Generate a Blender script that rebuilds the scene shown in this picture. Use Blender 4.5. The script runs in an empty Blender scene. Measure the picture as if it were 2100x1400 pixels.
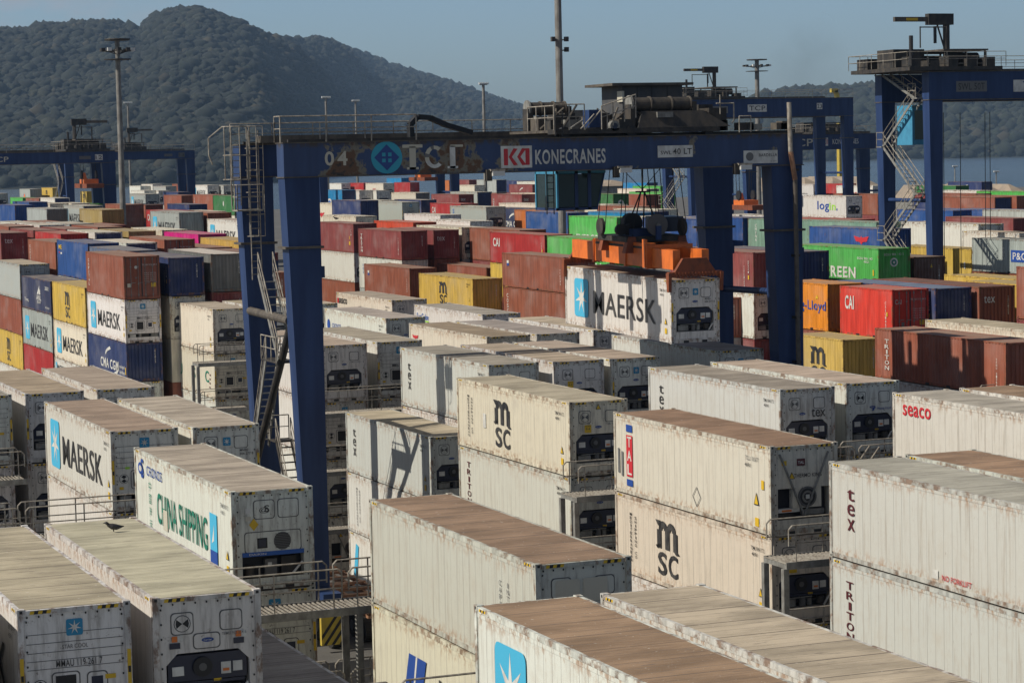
import bpy, math, random
from math import radians as R, sin, cos, pi
import numpy as np
from mathutils import Vector, Matrix
random.seed(7)
S = bpy.context.scene
C = S.collection
CAMZ = 21.09
HAZE = 0.000065
HIDX = [0,1,2,4,5,7,8,10,12,13,15,18,19,22,23,26,28,31,32,36,38,41,43,47,49,51,54,55,57,58,66,68,69,71,72,73,74,76,83,85,87,89,90,91,93,95,96,98,99,103,105,107,112,116,120,130,134,136,142,148,150,153,154,155,185,192,213,216,218,220,222,259,263,266,268,284,285,297,299,301,303,305,308,311,329,330,332,334,336,339,341,343]
# ---------------------------------------------------------------- camera
YAW, PIT, ROL = R(21.696), R(4.4515), R(-1.2534)
cam_d = bpy.data.cameras.new("camera"); cam = bpy.data.objects.new("camera", cam_d); C.objects.link(cam)
xr = Vector((cos(YAW), -sin(YAW), 0)); fw = Vector((sin(YAW)*cos(PIT), cos(YAW)*cos(PIT), -sin(PIT)))
up = Vector((sin(YAW)*sin(PIT), cos(YAW)*sin(PIT), cos(PIT)))
Rv = xr*cos(ROL)+up*sin(ROL); Uv = -xr*sin(ROL)+up*cos(ROL)
m = Matrix((Rv, Uv, -fw)).transposed().to_4x4(); m.translation = (0, 0, CAMZ); cam.matrix_world = m
cam_d.lens = 36*4935.9/2100; cam_d.sensor_width = 36; cam_d.clip_start = 1; cam_d.clip_end = 30000
S.camera = cam
# ---------------------------------------------------------------- world, sun, exposure
SUN_EL, SUN_AZ = R(41), R(-3)          # light comes from -X; AZ: small turn towards +Y
sd = Vector((cos(SUN_EL)*cos(SUN_AZ), cos(SUN_EL)*sin(SUN_AZ), -sin(SUN_EL)))   # direction the light travels
sun_d = bpy.data.lights.new("sun", 'SUN'); sun_d.energy = 4.9; sun_d.angle = R(0.5); sun_d.color = (1, .925, .80)
sun = bpy.data.objects.new("sun", sun_d); C.objects.link(sun); sun.rotation_euler = sd.to_track_quat('-Z', 'Y').to_euler()
W = bpy.data.worlds.new("World"); S.world = W; W.use_nodes = True
wn, wl = W.node_tree.nodes, W.node_tree.links; wn.clear()
sky = wn.new('ShaderNodeTexSky'); sky.sky_type = 'NISHITA'; sky.sun_disc = False; sky.sun_elevation = SUN_EL
sky.sun_rotation = math.atan2(-sd.x, -sd.y); sky.air_density = 1.0; sky.dust_density = 1.2; sky.ozone_density = 2.0
bg = wn.new('ShaderNodeBackground'); bg.inputs[1].default_value = .07; wo = wn.new('ShaderNodeOutputWorld')
tc = wn.new('ShaderNodeTexCoord')
hsv = wn.new('ShaderNodeHueSaturation'); hsv.inputs['Saturation'].default_value = 1.0; hsv.inputs['Value'].default_value = 1.0
wl.new(sky.outputs[0], hsv.inputs['Color'])
mp = wn.new('ShaderNodeMapping'); mp.inputs['Scale'].default_value = (26, 26, 60); wl.new(tc.outputs['Generated'], mp.inputs[0])
nz = wn.new('ShaderNodeTexNoise'); nz.inputs['Scale'].default_value = 1.3; nz.inputs['Detail'].default_value = 7; nz.inputs['Roughness'].default_value = .55
wl.new(mp.outputs[0], nz.inputs[0])
rp = wn.new('ShaderNodeValToRGB'); rp.color_ramp.elements[0].position = .40; rp.color_ramp.elements[1].position = .62; wl.new(nz.outputs[0], rp.inputs[0])
# clouds only in the north-west part of the sky, low over the hills
sep = wn.new('ShaderNodeSeparateXYZ'); wl.new(tc.outputs['Generated'], sep.inputs[0])
mx = wn.new('ShaderNodeMapRange'); mx.inputs[1].default_value = .27; mx.inputs[2].default_value = .17; wl.new(sep.outputs[0], mx.inputs[0])
my = wn.new('ShaderNodeMapRange'); my.inputs[1].default_value = .044; my.inputs[2].default_value = .060; wl.new(sep.outputs[2], my.inputs[0])
mm = wn.new('ShaderNodeMath'); mm.operation = 'MULTIPLY'; wl.new(mx.outputs[0], mm.inputs[0]); wl.new(my.outputs[0], mm.inputs[1])
m2 = wn.new('ShaderNodeMath'); m2.operation = 'MULTIPLY'; wl.new(mm.outputs[0], m2.inputs[0]); wl.new(rp.outputs[0], m2.inputs[1])
m3 = wn.new('ShaderNodeMath'); m3.operation = 'MULTIPLY'; wl.new(m2.outputs[0], m3.inputs[0]); m3.inputs[1].default_value = .8
cm = wn.new('ShaderNodeMixRGB'); cm.inputs[2].default_value = (6.2, 5.9, 6.1, 1); wl.new(m3.outputs[0], cm.inputs[0]); wl.new(hsv.outputs[0], cm.inputs[1])
tn = wn.new('ShaderNodeMixRGB'); tn.blend_type = 'MULTIPLY'; tn.inputs[0].default_value = 1; tn.inputs[2].default_value = (.78, .94, 1.16, 1); wl.new(hsv.outputs[0], tn.inputs[1])
gr = wn.new('ShaderNodeMapRange'); gr.inputs[1].default_value = .10; gr.inputs[2].default_value = .42; gr.inputs[3].default_value = 1.5; gr.inputs[4].default_value = .32; wl.new(sep.outputs[2], gr.inputs[0])
tg = wn.new('ShaderNodeMixRGB'); tg.blend_type = 'MULTIPLY'; tg.inputs[0].default_value = 1; wl.new(tn.outputs[0], tg.inputs[1]); wl.new(gr.outputs[0], tg.inputs[2]); wl.new(tg.outputs[0], cm.inputs[1])
wl.new(cm.outputs[0], bg.inputs[0]); wl.new(bg.outputs[0], wo.inputs[0])
S.view_settings.view_transform = 'Standard'; S.view_settings.look = 'None'; S.view_settings.exposure = 0.0; S.view_settings.gamma = 1
S.cycles.max_bounces = 5; S.cycles.volume_bounces = 0; S.cycles.use_denoising = True

# ---------------------------------------------------------------- materials
MT = {}
def mat(name, col, rough=.6, metal=0, emit=0):
    if name in MT: return MT[name]
    k = bpy.data.materials.new(name); k.use_nodes = True; b = k.node_tree.nodes['Principled BSDF']
    b.inputs['Base Color'].default_value = (*col, 1); b.inputs['Roughness'].default_value = rough; b.inputs['Metallic'].default_value = metal
    MT[name] = k; return k
class NT:
    def __init__(s, name, rough=.6):
        s.m = bpy.data.materials.new(name); s.m.use_nodes = True; s.n = s.m.node_tree.nodes; s.l = s.m.node_tree.links
        s.b = s.n['Principled BSDF']; s.b.inputs['Roughness'].default_value = rough; MT[name] = s.m
        s.tc = s.n.new('ShaderNodeTexCoord'); s.oi = s.n.new('ShaderNodeObjectInfo')
    def new(s, t, **kw):
        x = s.n.new('ShaderNode'+t)
        for a, v in kw.items(): setattr(x, a, v)
        return x
    def math(s, op, a, b=None, c=None, clamp=False):
        x = s.new('Math', operation=op, use_clamp=clamp)
        for i, v in enumerate((a, b, c)):
            if v is None: continue
            if isinstance(v, (int, float)): x.inputs[i].default_value = v
            else: s.l.new(v, x.inputs[i])
        return x.outputs[0]
    def coord(s, scale=(1, 1, 1), rnd=True, base='Object'):
        x = s.new('VectorMath', operation='MULTIPLY'); s.l.new(s.tc.outputs[base], x.inputs[0]); x.inputs[1].default_value = scale
        if not rnd: return x.outputs[0]
        r = s.math('MULTIPLY', s.oi.outputs['Random'], 97.0); y = s.new('VectorMath', operation='ADD'); s.l.new(x.outputs[0], y.inputs[0]); s.l.new(r, y.inputs[1]); return y.outputs[0]
    def noise(s, vec, scale, detail=4, rough=.55):
        x = s.new('TexNoise'); x.inputs['Scale'].default_value = scale; x.inputs['Detail'].default_value = detail; x.inputs['Roughness'].default_value = rough
        s.l.new(vec, x.inputs['Vector']); return x.outputs['Fac']
    def ramp(s, v, a, b, lo=0., hi=1.):
        x = s.new('MapRange', interpolation_type='SMOOTHSTEP'); s.l.new(v, x.inputs[0]); x.inputs[1].default_value = a; x.inputs[2].default_value = b; x.inputs[3].default_value = lo; x.inputs[4].default_value = hi; return x.outputs[0]
    def mix(s, f, a, b, mode='MIX'):
        x = s.new('MixRGB', blend_type=mode)
        for i, v in enumerate((f, a, b)):
            if isinstance(v, (int, float)): x.inputs[i].default_value = v if i == 0 else (v, v, v, 1)
            elif isinstance(v, tuple): x.inputs[i].default_value = (*v, 1)
            else: s.l.new(v, x.inputs[i])
        return x.outputs[0]
    def out(s, col, bump=None, bs=.02):
        s.l.new(col, s.b.inputs['Base Color'])
        if bump is not None:
            x = s.new('Bump'); x.inputs['Strength'].default_value = .6; x.inputs['Distance'].default_value = bs; s.l.new(bump, x.inputs['Height']); s.l.new(x.outputs[0], s.b.inputs['Normal'])
        return s.m
RUST = (.16, .065, .03); DUST = (.30, .25, .19)
def xyz(n, base='Object'):
    q = n.new('SeparateXYZ'); n.l.new(n.tc.outputs[base], q.inputs[0]); return q.outputs
def make_paint():           # painted corrugated steel of dry containers
    n = NT('container_paint', .6); n.b.inputs['Specular IOR Level'].default_value = .2; col = n.oi.outputs['Color']
    st = n.noise(n.coord((3, 3, .35)), 1.2, 5); c = n.mix(1, col, n.mix(n.ramp(st, .3, .75), .72, 1.08), 'MULTIPLY')
    sp = n.noise(n.coord((1, 1, .6)), 2.2, 8, .7); c = n.mix(n.ramp(sp, .64, .74, 0, .8), c, RUST)
    fd = n.noise(n.coord((.4, .4, .5)), 1.0, 3); c = n.mix(n.ramp(fd, .42, .8, 0, .22), c, (.42, .40, .38))
    g = n.new('NewGeometry'); sz = n.new('SeparateXYZ'); n.l.new(g.outputs['Normal'], sz.inputs[0])
    dn = n.noise(n.coord((1, .5, 1)), 1.4, 6); dz = n.math('MULTIPLY', n.ramp(sz.outputs[2], .6, .8), n.ramp(dn, .25, .75, .28, .72))
    c = n.mix(dz, c, DUST); return n.out(c)
def make_frame():
    n = NT('frame_paint', .65); n.b.inputs['Specular IOR Level'].default_value = .25; col = n.oi.outputs['Color']
    sp = n.noise(n.coord((2, 1, 1)), 2.4, 8, .7); c = n.mix(n.ramp(sp, .46, .62, 0, .8), col, (.19, .10, .055))
    st = n.noise(n.coord((1, 1, .3)), 5, 4); c = n.mix(1, c, n.mix(n.ramp(st, .3, .7), .65, 1.05), 'MULTIPLY'); return n.out(c)
def make_reefer(name, pitch, seam=.013):
    n = NT(name, .45); col = n.oi.outputs['Color']; X = xyz(n)
    f = n.math('FRACT', n.math('MULTIPLY', X[1], 1/pitch)); ln = n.math('LESS_THAN', f, seam/pitch*1.2)
    w = n.noise(n.coord((.1, 1.7, .05)), 1.3, 2); lnw = n.math('MULTIPLY', ln, n.ramp(w, .3, .6, .45, .95))
    c = n.mix(lnw, col, (.20, .19, .18))
    st = n.noise(n.coord((2, 5, .35)), 1.3, 6, .62); c = n.mix(n.ramp(st, .5, .74, 0, .62), c, (.34, .30, .25))
    bl = n.noise(n.coord((1, .8, 1)), 1.1, 6, .65); c = n.mix(n.ramp(bl, .5, .82, 0, .5), c, (.47, .43, .36))
    sm = n.noise(n.coord((1, 2.5, 1)), 6, 6, .75); c = n.mix(n.ramp(sm, .62, .72, 0, .7), c, (.20, .16, .13))
    e1 = n.ramp(X[2], .5, .12); e2 = n.ramp(X[2], 2.3, 2.8); ed = n.math('MAXIMUM', e1, e2)
    rn = n.noise(n.coord((1, 2, 1.4)), 2.6, 8, .7); rr = n.math('MULTIPLY', n.ramp(rn, .46, .62), n.math('ADD', n.math('MULTIPLY', ed, .75), .05))
    c = n.mix(rr, c, (.34, .19, .10)); c = n.mix(n.math('MULTIPLY', n.math('SUBTRACT', 1., ln), 0.0), c, c)
    br = n.ramp(n.oi.outputs['Random'], 0, 1, .9, 1.03); return n.out(n.mix(1, c, br, 'MULTIPLY'))
def make_roof():
    n = NT('roof_sheet', .8); n.b.inputs['Specular IOR Level'].default_value = .2; col = n.oi.outputs['Color']; X = xyz(n)
    a = n.noise(n.coord((.5, 1.2, 1)), 1.0, 6, .6); c = n.mix(1, col, n.mix(n.ramp(a, .3, .72), .66, 1.12), 'MULTIPLY')
    wv = n.math('FRACT', n.math('MULTIPLY', X[1], 1/.41)); ln = n.math('LESS_THAN', wv, .1)
    lf = n.noise(n.coord((.6, 2, 1)), 2, 3); c = n.mix(n.math('MULTIPLY', ln, n.ramp(lf, .35, .6, .1, .5)), c, (.15, .12, .1))
    sm_ = n.math('LESS_THAN', n.math('FRACT', n.math('MULTIPLY', X[1], 1/1.355)), .035); sr = n.ramp(n.oi.outputs['Random'], .35, .6, .15, .85); c = n.mix(n.math('MULTIPLY', sm_, sr), c, (.09, .075, .065))
    s1 = n.noise(n.coord((.9, 3.2, 1)), 1.6, 6, .62); c = n.mix(n.ramp(s1, .60, .70, 0, .6), c, (.13, .11, .10))
    s2 = n.noise(n.coord((1, 1, 1)), 4.5, 7, .7); c = n.mix(n.ramp(s2, .63, .72, 0, .5), c, (.24, .13, .07))
    s3 = n.noise(n.coord((1, 1, 1)), 9, 3, .5); c = n.mix(n.ramp(s3, .68, .72, 0, .5), c, (.6, .56, .5))
    wb = n.math('SINE', n.math('MULTIPLY', X[1], 2*pi/.22)); return n.out(c, wb, .012)
def make_unit():
    n = NT('unit_panel', .5); col = n.oi.outputs['Color']
    st = n.noise(n.coord((4, 1, .5)), 1.6, 7, .65); c = n.mix(n.ramp(st, .44, .72, 0, .72), col, (.20, .18, .16))
    sm = n.noise(n.coord((1, 1, 1)), 5, 7, .75); c = n.mix(n.ramp(sm, .58, .7, 0, .8), c, (.12, .085, .06)); return n.out(c)
def make_blue():
    n = NT('crane_blue', .45); st = n.noise(n.coord((1.2, 1.2, .15), False), 1.2, 5, .6)
    c = n.mix(n.ramp(st, .25, .75), (.014, .031, .092), (.028, .056, .150))
    pt = n.noise(n.coord((1, 1, 1), False), .9, 7, .7); c = n.mix(n.ramp(pt, .66, .75, 0, .6), c, (.05, .055, .08))
    rs = n.noise(n.coord((1, 1, .6), False), 1.6, 8, .7); n.b.inputs['Specular IOR Level'].default_value = .25; return n.out(n.mix(n.ramp(rs, .70, .78, 0, .7), c, RUST))
def make_girder():          # near crane girder: big rust blooms on the lettered part
    n = NT('girder_blue', .45); st = n.noise(n.coord((1.2, 1.2, .15), False), 1.2, 5, .6); X = xyz(n)
    c = n.mix(n.ramp(st, .25, .75), (.014, .031, .092), (.028, .056, .150))
    zone = n.math('MULTIPLY', n.ramp(X[0], .8, 2.5), n.ramp(X[0], 12.2, 9.2))
    rs = n.noise(n.coord((1, 1, 1), False), .7, 8, .6); v = n.math('ADD', rs, n.math('MULTIPLY', zone, .135))
    c = n.mix(n.ramp(v, .61, .64), c, (.17, .15, .11)); c = n.mix(n.ramp(v, .66, .69), c, (.11, .05, .02)); c = n.mix(n.ramp(v, .74, .78), c, (.03, .02, .015))
    v2 = n.noise(n.coord((1, 1, .5), False), 2.6, 6, .7); c = n.mix(n.math('MULTIPLY', n.ramp(v2, .6, .7), zone), c, (.13, .065, .03))
    eg = n.math('MULTIPLY', n.ramp(X[2], 21.45, 21.7), n.ramp(v2, .4, .6)); return n.out(n.mix(eg, c, (.05, .035, .03)))
def make_dirty(name, col, col2, sc=2.0, rough=.7):
    n = NT(name, rough); a = n.noise(n.coord((1, 1, .6)), sc, 7, .65); return n.out(n.mix(n.ramp(a, .35, .68), col, col2))
def make_ground():
    n = NT('yard_asphalt', .85); a = n.noise(n.coord((1, 1, 1), False), .12, 8, .6); b = n.noise(n.coord((1, .3, 1), False), 1.5, 6, .6)
    c = n.mix(n.ramp(a, .3, .7), (.075, .072, .068), (.13, .125, .115)); c = n.mix(n.ramp(b, .55, .75, 0, .6), c, (.04, .038, .036)); return n.out(c)
def make_water():
    n = NT('sea_water', .25); a = n.noise(n.coord((.004, .02, 1), False), 1.2, 6); c = n.mix(n.ramp(a, .3, .7), (.035, .05, .06), (.07, .09, .10)); 
    w = n.noise(n.coord((.05, .12, 1), False), 1.0, 8, .7); return n.out(c, w, 2.5)
def make_forest(name, dark, mid, lite):
    n = NT(name, .95); p = n.coord((1, 1, 1), False); a = n.noise(p, .011, 5, .6); b = n.noise(p, .09, 4, .6)
    c = n.mix(n.ramp(b, .35, .65), dark, mid); c = n.mix(n.ramp(a, .5, .72, 0, .75), c, lite)
    at = n.new('Attribute', attribute_name='tint', attribute_type='GEOMETRY'); c = n.mix(n.ramp(at.outputs['Fac'], .9, 1, 0, .5), c, (.05, .038, .02)); c = n.mix(1, c, n.mix(at.outputs['Fac'], .75, 1.2), 'MULTIPLY')
    return n.out(c)
def make_star():
    mat('paint_white', (.75, .75, .72)); make_dirty('letter_black', (.020, .020, .023), (.075, .072, .068), 2.5, .5); make_dirty('label_white', (.66, .66, .62), (.46, .45, .42), 2.5, .5)
make_star(); make_paint(); make_frame(); make_reefer('reefer_side', .445); make_roof(); make_unit(); make_blue(); make_girder(); make_ground(); make_water()
make_dirty('machine', (.020, .020, .021), (.060, .050, .040)); make_dirty('rail_steel', (.34, .315, .27), (.16, .135, .11), 5)
make_dirty('house_grey', (.05, .055, .065), (.085, .08, .075), 1.5); make_dirty('galv', (.24, .24, .225), (.13, .125, .115), 4); make_dirty('orange', (.72, .17, .025), (.50, .115, .022), 1.5, .5)
make_dirty('rusty_orange', (.24, .062, .022), (.13, .04, .02), 3); make_dirty('duct', (.11, .095, .075), (.055, .045, .04), 2)
make_dirty('mast_steel', (.22, .215, .20), (.13, .12, .11), 1.2); make_dirty('wood_rust', (.38, .20, .11), (.2, .10, .06), 3)
make_dirty('yellow_guard', (.50, .37, .04), (.34, .26, .05), 3); make_dirty('cab_blue', (.05, .26, .42), (.04, .2, .34), 3); make_dirty('roofing', (.30, .24, .18), (.2, .17, .14), .3)
BLK = mat('black', (.012, .012, .014), .6); DK = mat('dark_metal', (.03, .032, .036), .5)
mat('recess', (.018, .02, .028), .7); mat('navy_unit', (.010, .015, .04), .4); mat('label_white', (.62, .62, .58)); mat('yellow', (.62, .40, .02)); mat('sticker_orange', (.62, .17, .03))
mat('logo_blue', (.02, .06, .24)); mat('sky_blue', (.06, .40, .62)); mat('star_blue', (.02, .22, .40)); mat('red', (.5, .025, .035)); mat('green_ink', (.012, .17, .11)); mat('blue_ink', (.015, .06, .28)); mat('lime', (.32, .62, .06))
mat('maroon_ink', (.09, .015, .02)); mat('grey_ink', (.14, .14, .14)); mat('beige_ink', (.50, .47, .38)); mat('orange_ink', (.75, .17, .03)); mat('glass', (.02, .035, .035), .05); mat('rubber', (.02, .02, .02), .8); mat('fan_grey', (.10, .10, .10))
mat('bar_blue', (.02, .10, .38)); mat('lamp_glass', (.6, .6, .58), .2); mat('skin', (.25, .14, .09)); mat('helmet', (.75, .75, .72), .3); mat('cyan_sign', (.03, .32, .45)); mat('gull', (.035, .033, .033)); mat('tyre', (.022, .021, .02), .85)

# ---------------------------------------------------------------- mesh builder
class MB:
    def __init__(s): s.v = []; s.f = []; s.mi = []; s.ms = []
    def mid(s, m):
        if m not in s.ms: s.ms.append(m)
        return s.ms.index(m)
    def face(s, pts, m):
        i = len(s.v); s.v += [tuple(p) for p in pts]; s.f.append(tuple(range(i, i+len(pts)))); s.mi.append(s.mid(m))
    def hexa(s, p, m):      # p: 8 pts bottom 0-3 ccw, top 4-7
        i = len(s.v); s.v += [tuple(q) for q in p]; k = s.mid(m)
        for f in ((3, 2, 1, 0), (4, 5, 6, 7), (0, 1, 5, 4), (1, 2, 6, 5), (2, 3, 7, 6), (3, 0, 4, 7)): s.f.append(tuple(i+j for j in f)); s.mi.append(k)
    def box(s, x0, y0, z0, x1, y1, z1, m='machine'):
        s.hexa([(x0, y0, z0), (x1, y0, z0), (x1, y1, z0), (x0, y1, z0), (x0, y0, z1), (x1, y0, z1), (x1, y1, z1), (x0, y1, z1)], m)
    def beam(s, p, q, w, h=None, m='machine'):
        h = w if h is None else h; p = Vector(p); q = Vector(q); d = (q-p).normalized()
        a = d.cross(Vector((0, 0, 1))); a = Vector((1, 0, 0)) if a.length < 1e-3 else a.normalized(); b = a.cross(d).normalized(); a *= w/2; b *= h/2
        s.hexa([p-a-b, p+a-b, q+a-b, q-a-b, p-a+b, p+a+b, q+a+b, q-a+b], m)
    def tube(s, p, q, r, n=8, m='rail_steel', r2=None, caps=True):
        p = Vector(p); q = Vector(q); d = (q-p).normalized(); a = d.cross(Vector((0, 0, 1))); a = Vector((1, 0, 0)) if a.length < 1e-3 else a.normalized(); b = d.cross(a)
        i = len(s.v); r2 = r if r2 is None else r2; k = s.mid(m)
        for j in range(n): t = 2*pi*j/n; s.v.append(tuple(p+(a*cos(t)+b*sin(t))*r))
        for j in range(n): t = 2*pi*j/n; s.v.append(tuple(q+(a*cos(t)+b*sin(t))*r2))
        for j in range(n): s.f.append((i+j, i+(j+1) % n, i+n+(j+1) % n, i+n+j)); s.mi.append(k)
        if caps: s.f.append(tuple(i+j for j in reversed(range(n)))); s.mi.append(k); s.f.append(tuple(i+n+j for j in range(n))); s.mi.append(k)
    def path(s, pts, r, n=6, m='rail_steel'):
        for a, b in zip(pts, pts[1:]): s.tube(a, b, r, n, m)
    def rail(s, p, q, h=1.1, step=1.6, r=.028, m='rail_steel'):
        p = Vector(p); q = Vector(q); L = (q-p).length; n = max(1, round(L/step)); z = Vector((0, 0, 1))
        s.tube(p+z*h, q+z*h, r, 6, m); s.tube(p+z*h*.52, q+z*h*.52, r*.8, 6, m)
        for i in range(n+1): a = p+(q-p)*i/n; s.tube(a, a+z*h, r, 6, m)
    def add(s, o):
        i = len(s.v); s.v += o.v
        mp_ = [s.mid(x) for x in o.ms]
        s.f += [tuple(i+j for j in f) for f in o.f]; s.mi += [mp_[k] for k in o.mi]
    def mesh(s, name, smooth=False):
        me = bpy.data.meshes.new(name); me.from_pydata(s.v, [], s.f)
        for x in s.ms: me.materials.append(MT[x])
        me.polygons.foreach_set('material_index', s.mi)
        if smooth: me.polygons.foreach_set('use_smooth', [True]*len(s.f))
        me.update(); return me
    def build(s, name, parent=None, loc=None, smooth=False):
        return link(name, s.mesh(name, smooth), parent, loc)
def link(name, me, parent=None, loc=None):
    o = bpy.data.objects.new(name, me); C.objects.link(o)
    if parent: o.parent = parent
    if loc is not None: o.location = loc
    return o
def root(name, loc, label, cat, group=None, kind=None):
    o = bpy.data.objects.new(name, None); C.objects.link(o); o.location = loc; o.empty_display_size = .5; return tag(o, label, cat, group, kind)
def tag(o, label=None, cat=None, group=None, kind=None):
    for k, v in (('label', label), ('category', cat), ('group', group), ('kind', kind)):
        if v: o[k] = v
    return o

# ---------------------------------------------------------------- lettering: text turned into flat meshes fitted to a box
TX = {}
def glyphs(txt, bold=.0):
    key = (txt, bold)
    if key in TX: return TX[key]
    cu = bpy.data.curves.new('t', 'FONT'); cu.body = txt; cu.offset = min(bold, .06)*.42; cu.space_character = 1.0+bold*2.2; cu.resolution_u = 3; cu.fill_mode = 'FRONT'
    ob = bpy.data.objects.new('t', cu); C.objects.link(ob); dg = bpy.context.evaluated_depsgraph_get(); dg.update()
    me = bpy.data.meshes.new_from_object(ob.evaluated_get(dg)); bpy.data.objects.remove(ob); bpy.data.curves.remove(cu)
    v = np.array([q.co[:2] for q in me.vertices]) if len(me.vertices) else np.zeros((1, 2))
    f = [tuple(p.vertices) for p in me.polygons]; bpy.data.meshes.remove(me)
    lo, hi = v.min(0), v.max(0); v = (v-(lo+hi)/2)/np.maximum(hi-lo, 1e-6); TX[key] = (v, f); return TX[key]
def text(mb, fr, txt, a, b, w, h, m='letter_black', bold=.02, rot=0):
    """fr maps (a,b) in the plane of the panel to 3d"""
    v, f = glyphs(txt, bold); i = len(mb.v); k = mb.mid(m)
    for x, y in v:
        x, y = x*w, y*h
        if rot: x, y = (y, -x) if rot > 0 else (-y, x)
        mb.v.append(fr(a+x, b+y))
    for q in f: mb.f.append(tuple(i+j for j in q)); mb.mi.append(k)
def vtext(mb, fr, txt, a, top, bot, w, m='letter_black', bold=.02):
    n = len(txt); st = (top-bot)/n
    for i, ch in enumerate(txt):
        if ch != ' ': text(mb, fr, ch, a, top-st*(i+.5), w*(.35 if ch in 'I.' else 1), st*.78, m, bold)
def poly(mb, fr, pts, m): mb.face([fr(*p) for p in pts], m)
def rrect(mb, fr, a, b, w, h, r, m):
    pts = []
    for cx_, cy_, t0 in ((a+w/2-r, b+h/2-r, 0), (a-w/2+r, b+h/2-r, 90), (a-w/2+r, b-h/2+r, 180), (a+w/2-r, b-h/2+r, 270)):
        for k in range(5): t = R(t0+k*22.5); pts.append((cx_+r*cos(t), cy_+r*sin(t)))
    poly(mb, fr, pts, m)
def disc(mb, fr, a, b, rx, ry, m, n=20): poly(mb, fr, [(a+rx*cos(2*pi*i/n), b+ry*sin(2*pi*i/n)) for i in range(n)], m)
def lift(fr, d, nrm): 
    return lambda a, b: tuple(Vector(fr(a, b))+Vector(nrm)*d)
def star(mb, fr, fr2, a, b, w, h, blue='sky_blue'):
    rrect(mb, fr, a, b, w, h, w*.12, blue)
    for i in range(7):                        # seven-pointed star as kites
        t = pi/2+2*pi*i/7; o = .44; q = .13; d = pi/7
        P = [(a, b), (a+w*q*cos(t-d), b+h*q*sin(t-d)), (a+w*o*cos(t), b+h*o*sin(t)), (a+w*q*cos(t+d), b+h*q*sin(t+d))]; poly(mb, fr2, P, 'label_white')
# ---------------------------------------------------------------- container parts (local frame: x across, y from near end to far end, z up)
WD = 2.438
def m_frame(L, H, reefer):
    b = MB(); p = 'frame_paint'
    for x in (0, WD-.13):
        for y in (0, L-.13): b.box(x, y, .118, x+.13, y+.13, H-.118, p)
    for y0, y1 in ((.01, .11), (L-.11, L-.01)):
        b.box(.13, y0, .02, WD-.13, y1, .20, p); b.box(.13, y0, H-.13, WD-.13, y1, H-.03, p)
    hb = .17 if reefer else .15; ht = .13 if reefer else .07
    for x0, x1 in ((.012, .10), (WD-.10, WD-.012)):
        b.box(x0, .178, .03, x1, L-.178, hb, p); b.box(x0-.004, .178, H-.02-ht, x1, L-.178, H-.02, p)
    for x in (0, 1):
        for y in (0, 1):
            for z in (0, 1):
                X = -.004 if x == 0 else WD-.158; Y = -.004 if y == 0 else L-.174; Z = 0 if z == 0 else H-.118
                b.box(X, Y, Z, X+.162, Y+.178, Z+.118, p)
                fx = X-.003 if x == 0 else X+.165; fy = Y-.003 if y == 0 else Y+.181
                b.face([(X+.05, fy, Z+.03), (X+.115, fy, Z+.03), (X+.115, fy, Z+.09), (X+.05, fy, Z+.09)][::1 if y == 0 else -1], 'black')
                b.face([(fx, Y+.12, Z+.03), (fx, Y+.055, Z+.03), (fx, Y+.055, Z+.09), (fx, Y+.12, Z+.09)][::1 if x == 0 else -1], 'black')
    if reefer:              # hazard marks at the top corners
        for k in range(5):
            m_ = 'black' if k % 2 else 'yellow'
            b.face([(.26+.09*k, .006, H-.118), (.35+.09*k, .006, H-.118), (.37+.09*k, .006, H-.045), (.28+.09*k, .006, H-.045)], m_)
            b.face([(1.72+.09*k, .006, H-.118), (1.81+.09*k, .006, H-.118), (1.83+.09*k, .006, H-.045), (1.74+.09*k, .006, H-.045)], m_)
            for y in (.72, L-.25): b.face([(.006, y-.075*k, H-.11), (.006, y-.075*k-.075, H-.11), (.006, y-.075*k-.095, H-.05), (.006, y-.075*k-.02, H-.05)], m_)
        for x in (.62, 1.55): b.box(x, .004, .02, x+.26, .012, .13, 'black')
    else:
        for x in (0,):
            for y in (L/2-1.15, L/2+.8): b.box(.006, y, .03, .10, y+.36, .145, 'black')
    return b
def m_side(L, H, reefer, right):
    b = MB(); z0, z1 = (.17, H-.15) if reefer else (.15, H-.09); s = -1 if right else 1; ox = WD if right else 0
    if reefer:
        a = [(ox+s*.03, .13, z0), (ox+s*.03, L-.13, z0), (ox+s*.03, L-.13, z1), (ox+s*.03, .13, z1)]; b.face(a if right else a[::-1], 'reefer_side')
        c = [(ox+s*.018, .13, z0-.0), (ox+s*.018, L-.13, z0), (ox+s*.018, L-.13, z0+.12), (ox+s*.018, .13, z0+.12)]; b.face(c if right else c[::-1], 'reefer_side')
        d = [(ox+s*.018, .13, z1-.10), (ox+s*.018, L-.13, z1-.10), (ox+s*.018, L-.13, z1), (ox+s*.018, .13, z1)]; b.face(d if right else d[::-1], 'reefer_side')
        return b
    n = round((L-.26)/.278); p = (L-.26)/n; ys = []
    for i in range(n):
        y = .13+i*p; ys += [(y, .012), (y+p*.26, .012), (y+p*.5, .048), (y+p*.76, .048)]
    ys.append((L-.13, .012)); i0 = len(b.v); k = b.mid('container_paint')
    for y, d in ys: b.v += [(ox+s*d, y, z0), (ox+s*d, y, z1)]
    for i in range(len(ys)-1):
        q = (i0+2*i, i0+2*i+1, i0+2*i+3, i0+2*i+2); b.f.append(q[::-1] if right else q); b.mi.append(k)
    return b
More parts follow.
